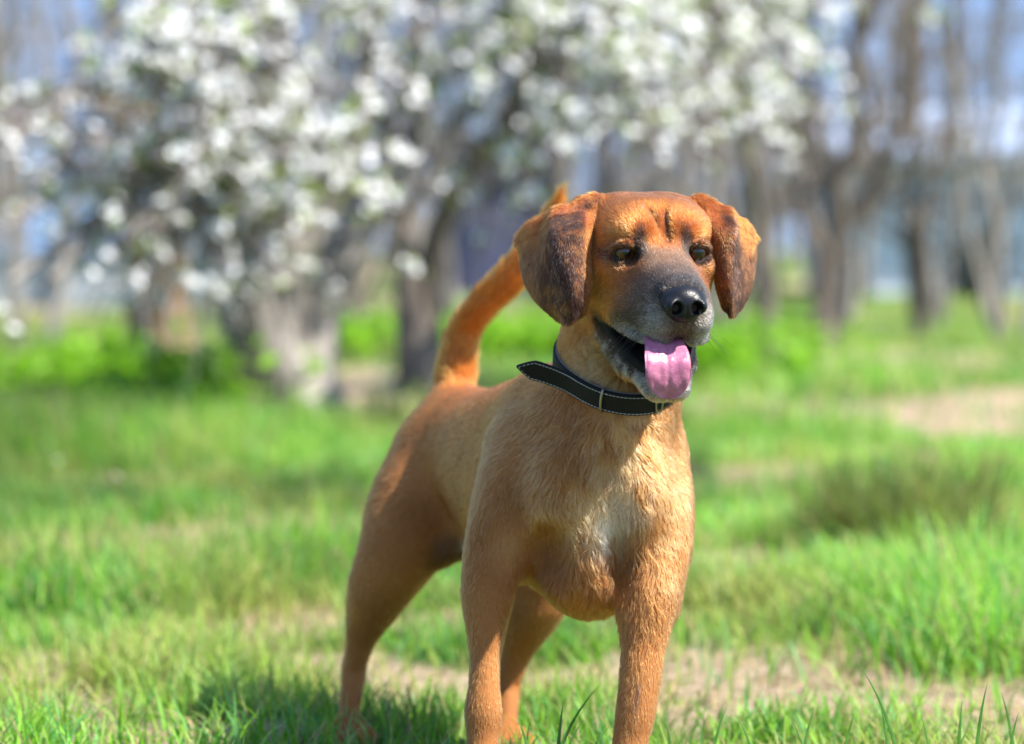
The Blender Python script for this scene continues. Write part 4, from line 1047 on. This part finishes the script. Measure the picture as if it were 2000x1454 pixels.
hcur.points.foreach_set('radius', (rw[:, None] * prof).astype(np.float32).ravel())
hc = hc * (.55 + .72 * rng.random(n_hair) + .36 * (vnoise(root, 300., 2.) - .5) + .30 * (vnoise(root, 120., 6.) - .5) + .06)[:, None]
Lh = (root - HC) @ HB.T                                      # salt and pepper on the muzzle
pad = np.maximum.reduce([np.maximum(eblob(Lh, (.176, q * .028, -.054), (.030, .016, .024), .6), eblob(Lh, (.14, q * .038, -.074), (.07, .03, .011), .5)) for q in (-1, 1)] + [eblob(Lh, (.12, 0, -.138), (.06, .05, .022), .5)])
salt = (Lh[:, 0] > .05) & (Lh[:, 2] > -.17) & (rng.random(n_hair) < .08 + .38 * pad); hc[salt] = hc[salt] * .4 + np.array([.30, .28, .26])
hc = np.clip(hc, 0.003, .95)
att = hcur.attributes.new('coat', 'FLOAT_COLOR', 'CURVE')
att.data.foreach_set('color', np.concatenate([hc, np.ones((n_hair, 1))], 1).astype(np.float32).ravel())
m_fur = bpy.data.materials.new('fur'); m_fur.use_nodes = True; nt = m_fur.node_tree; nt.nodes.clear()
hb = nt.nodes.new('ShaderNodeBsdfHairPrincipled'); hb.parametrization = 'COLOR'
hb.inputs['Roughness'].default_value = .5; hb.inputs['Radial Roughness'].default_value = .7; hb.inputs['IOR'].default_value = 1.38
oa = nt.nodes.new('ShaderNodeAttribute'); oa.attribute_name = 'coat'
ou = nt.nodes.new('ShaderNodeOutputMaterial')
nt.links.new(oa.outputs['Color'], hb.inputs['Color']); nt.links.new(hb.outputs[0], ou.inputs['Surface'])
hcur.materials.append(m_fur)
fur = bpy.data.objects.new('fur', hcur); COL.objects.link(fur); fur.parent = dog; fur['kind'] = 'stuff'

# ------------------------------------------------------------------ nose
nf = Field(*[np.arange(-.034, .0341, .0009)] * 3)
nf.ell((.000, 0, .002), (.0185, .0250, .0185), k=.004)
nf.ell((.000, 0, -.009), (.0165, .0165, .0125), k=.008)
nf.ell((-.008, 0, .006), (.016, .0245, .011), k=.006)
for s_ in (-1, 1):
    nf.ell((.013, s_ * .0155, -.002), (.009, .0085, .0085), k=.006)                 # wing
    nf.ell((.018, s_ * .0115, -.0035), (.0150, .0062, .0070), k=.003, cut=True)     # nostril
    nf.cap((.014, s_ * .013, -.007), .0028, (.004, s_ * .0265, -.0095), .0018, .002, cut=True)
nf.cap((.020, 0, -.002), .0011, (.015, 0, -.022), .0014, .002, cut=True)
nP, nF = nf.mesh(2)
m_nose, nt, b = new_mat('wet_nose')
b.inputs['Base Color'].default_value = (.006, .006, .008, 1); b.inputs['Roughness'].default_value = .36; b.inputs['Specular IOR Level'].default_value = .30
vo = nt.nodes.new('ShaderNodeTexVoronoi'); vo.inputs['Scale'].default_value = 620
tc = nt.nodes.new('ShaderNodeTexCoord'); nt.links.new(tc.outputs['Object'], vo.inputs['Vector'])
bp = nt.nodes.new('ShaderNodeBump'); bp.inputs['Strength'].default_value = .35; bp.inputs['Distance'].default_value = .0006
nt.links.new(vo.outputs['Distance'], bp.inputs['Height']); nt.links.new(bp.outputs[0], b.inputs['Normal'])
NB = tilt(-8)
nose = dogpart('nose', NOSE_C + nP @ NB, nF, m_nose); nose['label'] = 'black wet nose'

# ------------------------------------------------------------------ eyes
def sphere(c, r, nu=28, nv=18, basis=np.eye(3)):
    V = [c + basis[2] * r]; Fc = []
    for j in range(1, nv):
        ph = math.pi * j / nv
        for i in range(nu):
            th = 2 * math.pi * i / nu
            V.append(c + r * (math.sin(ph) * (math.cos(th) * basis[0] + math.sin(th) * basis[1]) + math.cos(ph) * basis[2]))
    V.append(c - basis[2] * r)
    for i in range(nu): Fc.append((0, 1 + i, 1 + (i + 1) % nu))
    for j in range(nv - 2):
        for i in range(nu):
            a_ = 1 + j * nu + i; b_ = 1 + j * nu + (i + 1) % nu
            Fc.append((a_, a_ + nu, b_ + nu, b_))
    L_ = len(V) - 1
    for i in range(nu): Fc.append((L_, 1 + (nv - 2) * nu + (i + 1) % nu, 1 + (nv - 2) * nu + i))
    return np.array(V), Fc
m_eye, nt, b = new_mat('eye')
tc = nt.nodes.new('ShaderNodeTexCoord'); le = nt.nodes.new('ShaderNodeVectorMath'); le.operation = 'LENGTH'
sx = nt.nodes.new('ShaderNodeSeparateXYZ'); cb = nt.nodes.new('ShaderNodeCombineXYZ')
nt.links.new(tc.outputs['Object'], sx.inputs[0]); nt.links.new(sx.outputs['X'], cb.inputs['X']); nt.links.new(sx.outputs['Y'], cb.inputs['Y'])
nt.links.new(cb.outputs[0], le.inputs[0])
cr = nt.nodes.new('ShaderNodeValToRGB'); mp = nt.nodes.new('ShaderNodeMath'); mp.operation = 'MULTIPLY'; mp.inputs[1].default_value = 74
nt.links.new(le.outputs['Value'], mp.inputs[0]); nt.links.new(mp.outputs[0], cr.inputs['Fac'])
el = cr.color_ramp.elements
el[0].position = 0; el[0].color = (.003, .003, .003, 1); el[1].position = 1; el[1].color = (.16, .12, .11, 1)
for pos, c in ((.30, (.003, .003, .003)), (.36, (.03, .008, .002)), (.55, (.10, .028, .005)), (.76, (.035, .010, .003)), (.84, (.008, .005, .005)), (.93, (.10, .07, .06))):
    q = el.new(pos); q.color = (*c, 1)
nt.links.new(cr.outputs[0], b.inputs['Base Color']); b.inputs['Roughness'].default_value = .25
b.inputs['Coat Weight'].default_value = 1.0; b.inputs['Coat Roughness'].default_value = .0; b.inputs['Coat IOR'].default_value = 1.5; b.inputs['Specular IOR Level'].default_value = .2
for s_, e_ in zip((-1, 1), EYES):
    g = norm(hF + .10 * hL + .05 * hU)
    x = norm(np.cross([0, 0, 1], g)); y = np.cross(g, x)
    V, Fc = sphere(np.zeros(3), .0135)
    eo = mesh_obj('eye', V, Fc, m_eye, dog)
    from mathutils import Matrix
    M = Matrix(((x[0], y[0], g[0]), (x[1], y[1], g[1]), (x[2], y[2], g[2]))).to_4x4()
    eo.matrix_local = Matrix.Translation(Vector(e_ + .0015 * hF - np.array(dog.location))) @ M

# ------------------------------------------------------------------ tongue
m_tongue, nt, b = new_mat('tongue')
b.inputs['Base Color'].default_value = (.58, .17, .25, 1); b.inputs['Roughness'].default_value = .24
b.inputs['Subsurface Weight'].default_value = .25; b.inputs['Subsurface Radius'].default_value = (.006, .002, .002); b.inputs['Subsurface Scale'].default_value = 1
nz = nt.nodes.new('ShaderNodeTexNoise'); nz.inputs['Scale'].default_value = 160; nz.inputs['Detail'].default_value = 4
tc = nt.nodes.new('ShaderNodeTexCoord'); nt.links.new(tc.outputs['Object'], nz.inputs['Vector'])
cr = nt.nodes.new('ShaderNodeValToRGB'); cr.color_ramp.elements[0].position = .3; cr.color_ramp.elements[1].position = .72
cr.color_ramp.elements[0].color = (.37, .105, .19, 1); cr.color_ramp.elements[1].color = (.52, .19, .28, 1)
nt.links.new(nz.outputs['Fac'], cr.inputs['Fac']); nt.links.new(cr.outputs[0], b.inputs['Base Color'])
n2_ = nt.nodes.new('ShaderNodeTexNoise'); n2_.inputs['Scale'].default_value = 700; nt.links.new(tc.outputs['Object'], n2_.inputs['Vector'])
bp = nt.nodes.new('ShaderNodeBump'); bp.inputs['Strength'].default_value = .5; bp.inputs['Distance'].default_value = .0012
nt.links.new(n2_.outputs['Fac'], bp.inputs['Height']); nt.links.new(bp.outputs[0], b.inputs['Normal'])
ctl = np.array([at(1278, 640, 2.99), at(1288, 655, 2.95), at(1297, 676, 2.915), at(1302, 702, 2.895), at(1304, 735, 2.893), at(1305, 779, 2.902)])
cen_ = spline_net(ctl[:, None, :].repeat(2, 1), 40, 2)[:, 0]
wid = np.interp(np.linspace(0, 1, 40), [0, .2, .4, .6, .8, 1], [30, 34, 40, 45, 46, 41]) * 2.9 / FPX
sv = np.linspace(0, 1, 40); wid = wid * np.sqrt(np.clip(1 - (np.clip(sv - .74, 0, 1) / .262) ** 2.6, .02, 1))
tan_ = norm(np.gradient(cen_, axis=0)); tv = np.linspace(-1, 1, 25)
top = []; bot = []
for i in range(40):
    nn = norm(np.cross(hL, tan_[i])); nn = nn if nn @ hF > -.2 and (nn @ (hF + hU)) > 0 else -nn
    h_ = .0042 * np.sqrt(np.clip(1 - np.abs(tv) ** 3, 0, 1)) * min(1, (1.0 - sv[i]) * 7 + .12)
    curl = .006 * np.abs(tv) ** 2.2 * (1 - .5 * sv[i])
    gro = .0024 * np.exp(-(tv / .10) ** 2) * (1 - sv[i] * .55)
    lump = .0026 * (vnoise(np.stack([tv * 3, 0 * tv + sv[i] * 9, 0 * tv], 1), 1.0, 4.) - .5)
    top.append(cen_[i] + np.outer(tv * wid[i], hL) + np.outer(h_ + curl - gro + lump, nn))
    bot.append(cen_[i] + np.outer(tv * wid[i], hL) + np.outer(-h_ + curl, nn))
V = np.concatenate([np.array(top).reshape(-1, 3), np.array(bot).reshape(-1, 3)]); Fc = []
n_ = 25; o_ = 40 * n_
for i in range(39):
    for j in range(24):
        q = i * n_ + j
        Fc.append((q, q + n_, q + n_ + 1, q + 1)); Fc.append((o_ + q, o_ + q + 1, o_ + q + n_ + 1, o_ + q + n_))
    for j in (0, 24):
        q = i * n_ + j; Fc.append((q, o_ + q, o_ + q + n_, q + n_) if j == 0 else (q, q + n_, o_ + q + n_, o_ + q))
for j in range(24): q = 39 * n_ + j; Fc.append((q, o_ + q, o_ + q + 1, q + 1))
tongue = dogpart('tongue', V, Fc, m_tongue); tongue['label'] = 'pink tongue hanging out over the lower lip'
# teeth
m_tooth = plain_mat('tooth', (.62, .56, .42), .3)
for f_, l_, u_, h_, r_ in ((.112, -.0215, -.116, .011, .0026), (.112, .0215, -.116, .011, .0026), (.090, -.0315, -.107, .005, .0020), (.078, -.0350, -.102, .005, .0022), (.066, -.0385, -.097, .005, .0024), (.122, -.014, -.121, .005, .0016)):
    V = []; Fc = []; c0 = H(f_, l_, u_ - .003); tip = c0 + hU * h_ + hF * .002
    for i in range(8):
        t = i * math.pi / 4
        V.append(c0 + r_ * (math.cos(t) * hF + math.sin(t) * hL)); V.append((c0 * .45 + tip * .55) + .7 * r_ * (math.cos(t) * hF + math.sin(t) * hL))
    V.append(tip)
    for i in range(8):
        j = (i + 1) % 8; Fc += [(2 * i, 2 * j, 2 * j + 1, 2 * i + 1), (2 * i + 1, 2 * j + 1, 16)]
    dogpart('tooth', V, Fc, m_tooth)
# whiskers
wc = bpy.data.hair_curves.new('whiskers'); WN = 26; wc.add_curves([6] * WN); WP = []
for i in range(WN):
    s_ = -1 if i % 2 else 1
    r0 = H(.125 + .035 * rng.random(), s_ * (.036 - .006 * rng.random()), -.048 - .022 * rng.random())
    d0 = norm(hF * (.25 + .3 * rng.random()) + s_ * hL * (.8 + .3 * rng.random()) - hU * (.2 + .6 * rng.random())); le_ = .022 + .026 * rng.random()
    for k in range(6): WP.append(r0 - d0 * .003 + d0 * le_ * k / 5 + (-hU * .3 - hF * .2) * le_ * (k / 5) ** 2)
wc.position_data.foreach_set('vector', (np.array(WP) - np.array(dog.location)).astype(np.float32).ravel())
wc.points.foreach_set('radius', np.tile([.00022, .0002, .00017, .00013, .00009, .00004], WN).astype(np.float32))
m_wh = plain_mat('whisker', (.03, .025, .025), .4); wc.materials.append(m_wh)
wo = bpy.data.objects.new('whiskers', wc); COL.objects.link(wo); wo.parent = dog

# ------------------------------------------------------------------ collar
m_leather = plain_mat('black_leather', (.009, .008, .008), .62, .5, 700, .22)
m_felt = plain_mat('grey_lining', (.17, .165, .16), .9, .3, 700)
m_thread = plain_mat('white_thread', (.46, .44, .40), .8)
m_steel, nt, b = new_mat('dull_steel'); b.inputs['Metallic'].default_value = 1; b.inputs['Base Color'].default_value = (.34, .32, .28, 1); b.inputs['Roughness'].default_value = .4
collar = empty('dog_collar', tuple(cc)); tag(collar, 'black leather collar with white stitching round the neck of the tan dog', 'collar')
CL = cc.copy()
def sweep(path, outv, wv, width, thick, name, mat, closed=False, taper=None, parent=collar):
    n = len(path); V = []; Fc = []
    prof_ = [(-.5, -.5), (.5, -.5), (.5, .2), (.44, .5), (-.44, .5), (-.5, .2)]
    for i in range(n):
        w_ = width * (taper[i] if taper is not None else 1)
        for a_, b_ in prof_: V.append(path[i] + wv[i] * w_ * a_ + outv[i] * thick * b_)
    m_ = len(prof_)
    for i in range(n if closed else n - 1):
        j = (i + 1) % n
        for k in range(m_): Fc.append((i * m_ + k, i * m_ + (k + 1) % m_, j * m_ + (k + 1) % m_, j * m_ + k))
    if not closed: Fc += [tuple(range(m_))[::-1], tuple((n - 1) * m_ + k for k in range(m_))]
    return mesh_obj(name, np.array(V) - CL, Fc, mat, parent, shade=False)
SW = .0250
tt = np.linspace(0, 2 * math.pi, 97)[:-1]
base = ring(tt, .0035); wv = np.tile(cn, (96, 1))
sweep(base, out(tt), wv, SW, .003, 'strap', m_felt, True)
sweep(ring(tt, .0062), out(tt), wv, SW * .98, .0022, 'strap_facing', m_leather, True)
# free end: lies over the front, runs through the keeper and stands away from the neck
a0, a1 = ang_of(at(1285, 784, 3.04)), ang_of(at(1128, 745, 3.08))
ta = np.linspace(a0, a1, 26); fe = ring(ta, .0100)
tip = at(1009, 716, 3.095)
d1 = norm(fe[-1] - fe[-2]); le_ = np.linalg.norm(tip - fe[-1])
ex = []
for t in np.linspace(0, 1, 22)[1:]:
    h0 = (1 - t) ** 2; ex.append(h0 * fe[-1] + 2 * t * (1 - t) * (fe[-1] + d1 * le_ * .5) + t * t * tip)
fe = np.concatenate([fe, ex]); nf_ = len(fe)
tg = norm(np.gradient(fe, axis=0)); wv = norm(cn - tg * (tg @ cn)[:, None]); ov = np.cross(tg, wv)
ov = np.where(((ov * (fe - cc)).sum(1) < 0)[:, None], -ov, ov)
arc = np.concatenate([[0], np.cumsum(np.linalg.norm(np.diff(fe, axis=0), axis=1))]); Ltot = arc[-1]
tp = np.clip((Ltot - arc) / .020, 0, 1) ** .75; tp[-1] = .06
sweep(fe, ov, wv, SW * 1.04, .0032, 'free_end', m_leather, taper=tp)
# stitches along both edges
V = []; Fc = []
def stitch(c, t, o, w, l=.0034, h=.0007, ww=.0008):
    k = len(V)
    for a_, b_, c_ in ((-1,-1,0),(1,-1,0),(1,1,0),(-1,1,0),(-.8,-.6,1),(.8,-.6,1),(.8,.6,1),(-.8,.6,1)):
        V.append(c + t * l * .5 * a_ + w * ww * .5 * b_ + o * h * c_ - CL)
    for f_ in ((0,1,5,4),(1,2,6,5),(2,3,7,6),(3,0,4,7),(4,5,6,7)): Fc.append(tuple(k + q for q in f_))
for s_ in np.arange(.004, Ltot - .002, .0046):
    q = [np.interp(s_, arc, fe[:, i]) for i in range(3)]; i = int(np.searchsorted(arc, s_)); i = min(i, nf_ - 1)
    tps = np.interp(s_, arc, tp)
    for sg in (-1, 1):
        edge = SW * .52 * tps - .0024
        if edge < .0006: continue
        # follow the taper of the pointed end
        tdir = tg[i]
        if Ltot - s_ < .02:
            sl_ = (np.interp(s_ + .002, arc, tp) - np.interp(s_ - .002, arc, tp)) / .004 * SW * .52
            tdir = norm(tg[i] + wv[i] * sg * sl_)
        stitch(np.array(q) + wv[i] * sg * edge + ov[i] * .0016, tdir, ov[i], wv[i])
tag(mesh_obj('stitching', V, Fc, m_thread, collar, shade=False), kind='stuff')
def tube(path, r, nseg=8, closed=False):
    path = np.asarray(path); n = len(path); V = []; Fc = []
    tg_ = norm(np.gradient(path, axis=0)) if not closed else norm(np.roll(path, -1, 0) - np.roll(path, 1, 0))
    u_ = norm(np.cross(tg_[0], [.3, .5, .8]))
    for i in range(n):
        u_ = norm(u_ - tg_[i] * (u_ @ tg_[i])); w_ = np.cross(tg_[i], u_)
        ri = r[i] if hasattr(r, '__len__') else r
        for k in range(nseg):
            t = 2 * math.pi * k / nseg; V.append(path[i] + ri * (math.cos(t) * u_ + math.sin(t) * w_))
    for i in range(n if closed else n - 1):
        j = (i + 1) % n
        for k in range(nseg): Fc.append((i * nseg + k, i * nseg + (k + 1) % nseg, j * nseg + (k + 1) % nseg, j * nseg + k))
    return V, Fc
# steel keeper loop and buckle ring
def loop_at(px, py, name, hw, r):
    i = int(np.argmin([np.linalg.norm(q - at(px, py, 3.05)) for q in fe]))
    c, t, w_, o = fe[i], tg[i], wv[i], ov[i]
    pth = [c + w_ * SW * hw * math.cos(k) * (1.0 if abs(math.cos(k)) < .7 else 1) + o * .0052 * math.sin(k) for k in np.linspace(0, 2 * math.pi, 25)[:-1]]
    V, Fc = tube(pth, r, 8, True); return mesh_obj(name, np.array(V) - CL, Fc, m_steel, collar)
loop_at(1179, 776, 'keeper_loop', .58, .0015)
i0 = fe[0]; o0 = ov[0]
pth = [i0 + o0 * .003 + tg[0] * (-.004) + (wv[0] * math.cos(k) + -tg[0] * .35 * math.sin(k)) * .0125 for k in np.linspace(0, 2 * math.pi, 25)[:-1]]
V, Fc = tube(pth, .0012, 8, True); mesh_obj('buckle', np.array(V) - CL, Fc, m_steel, collar)
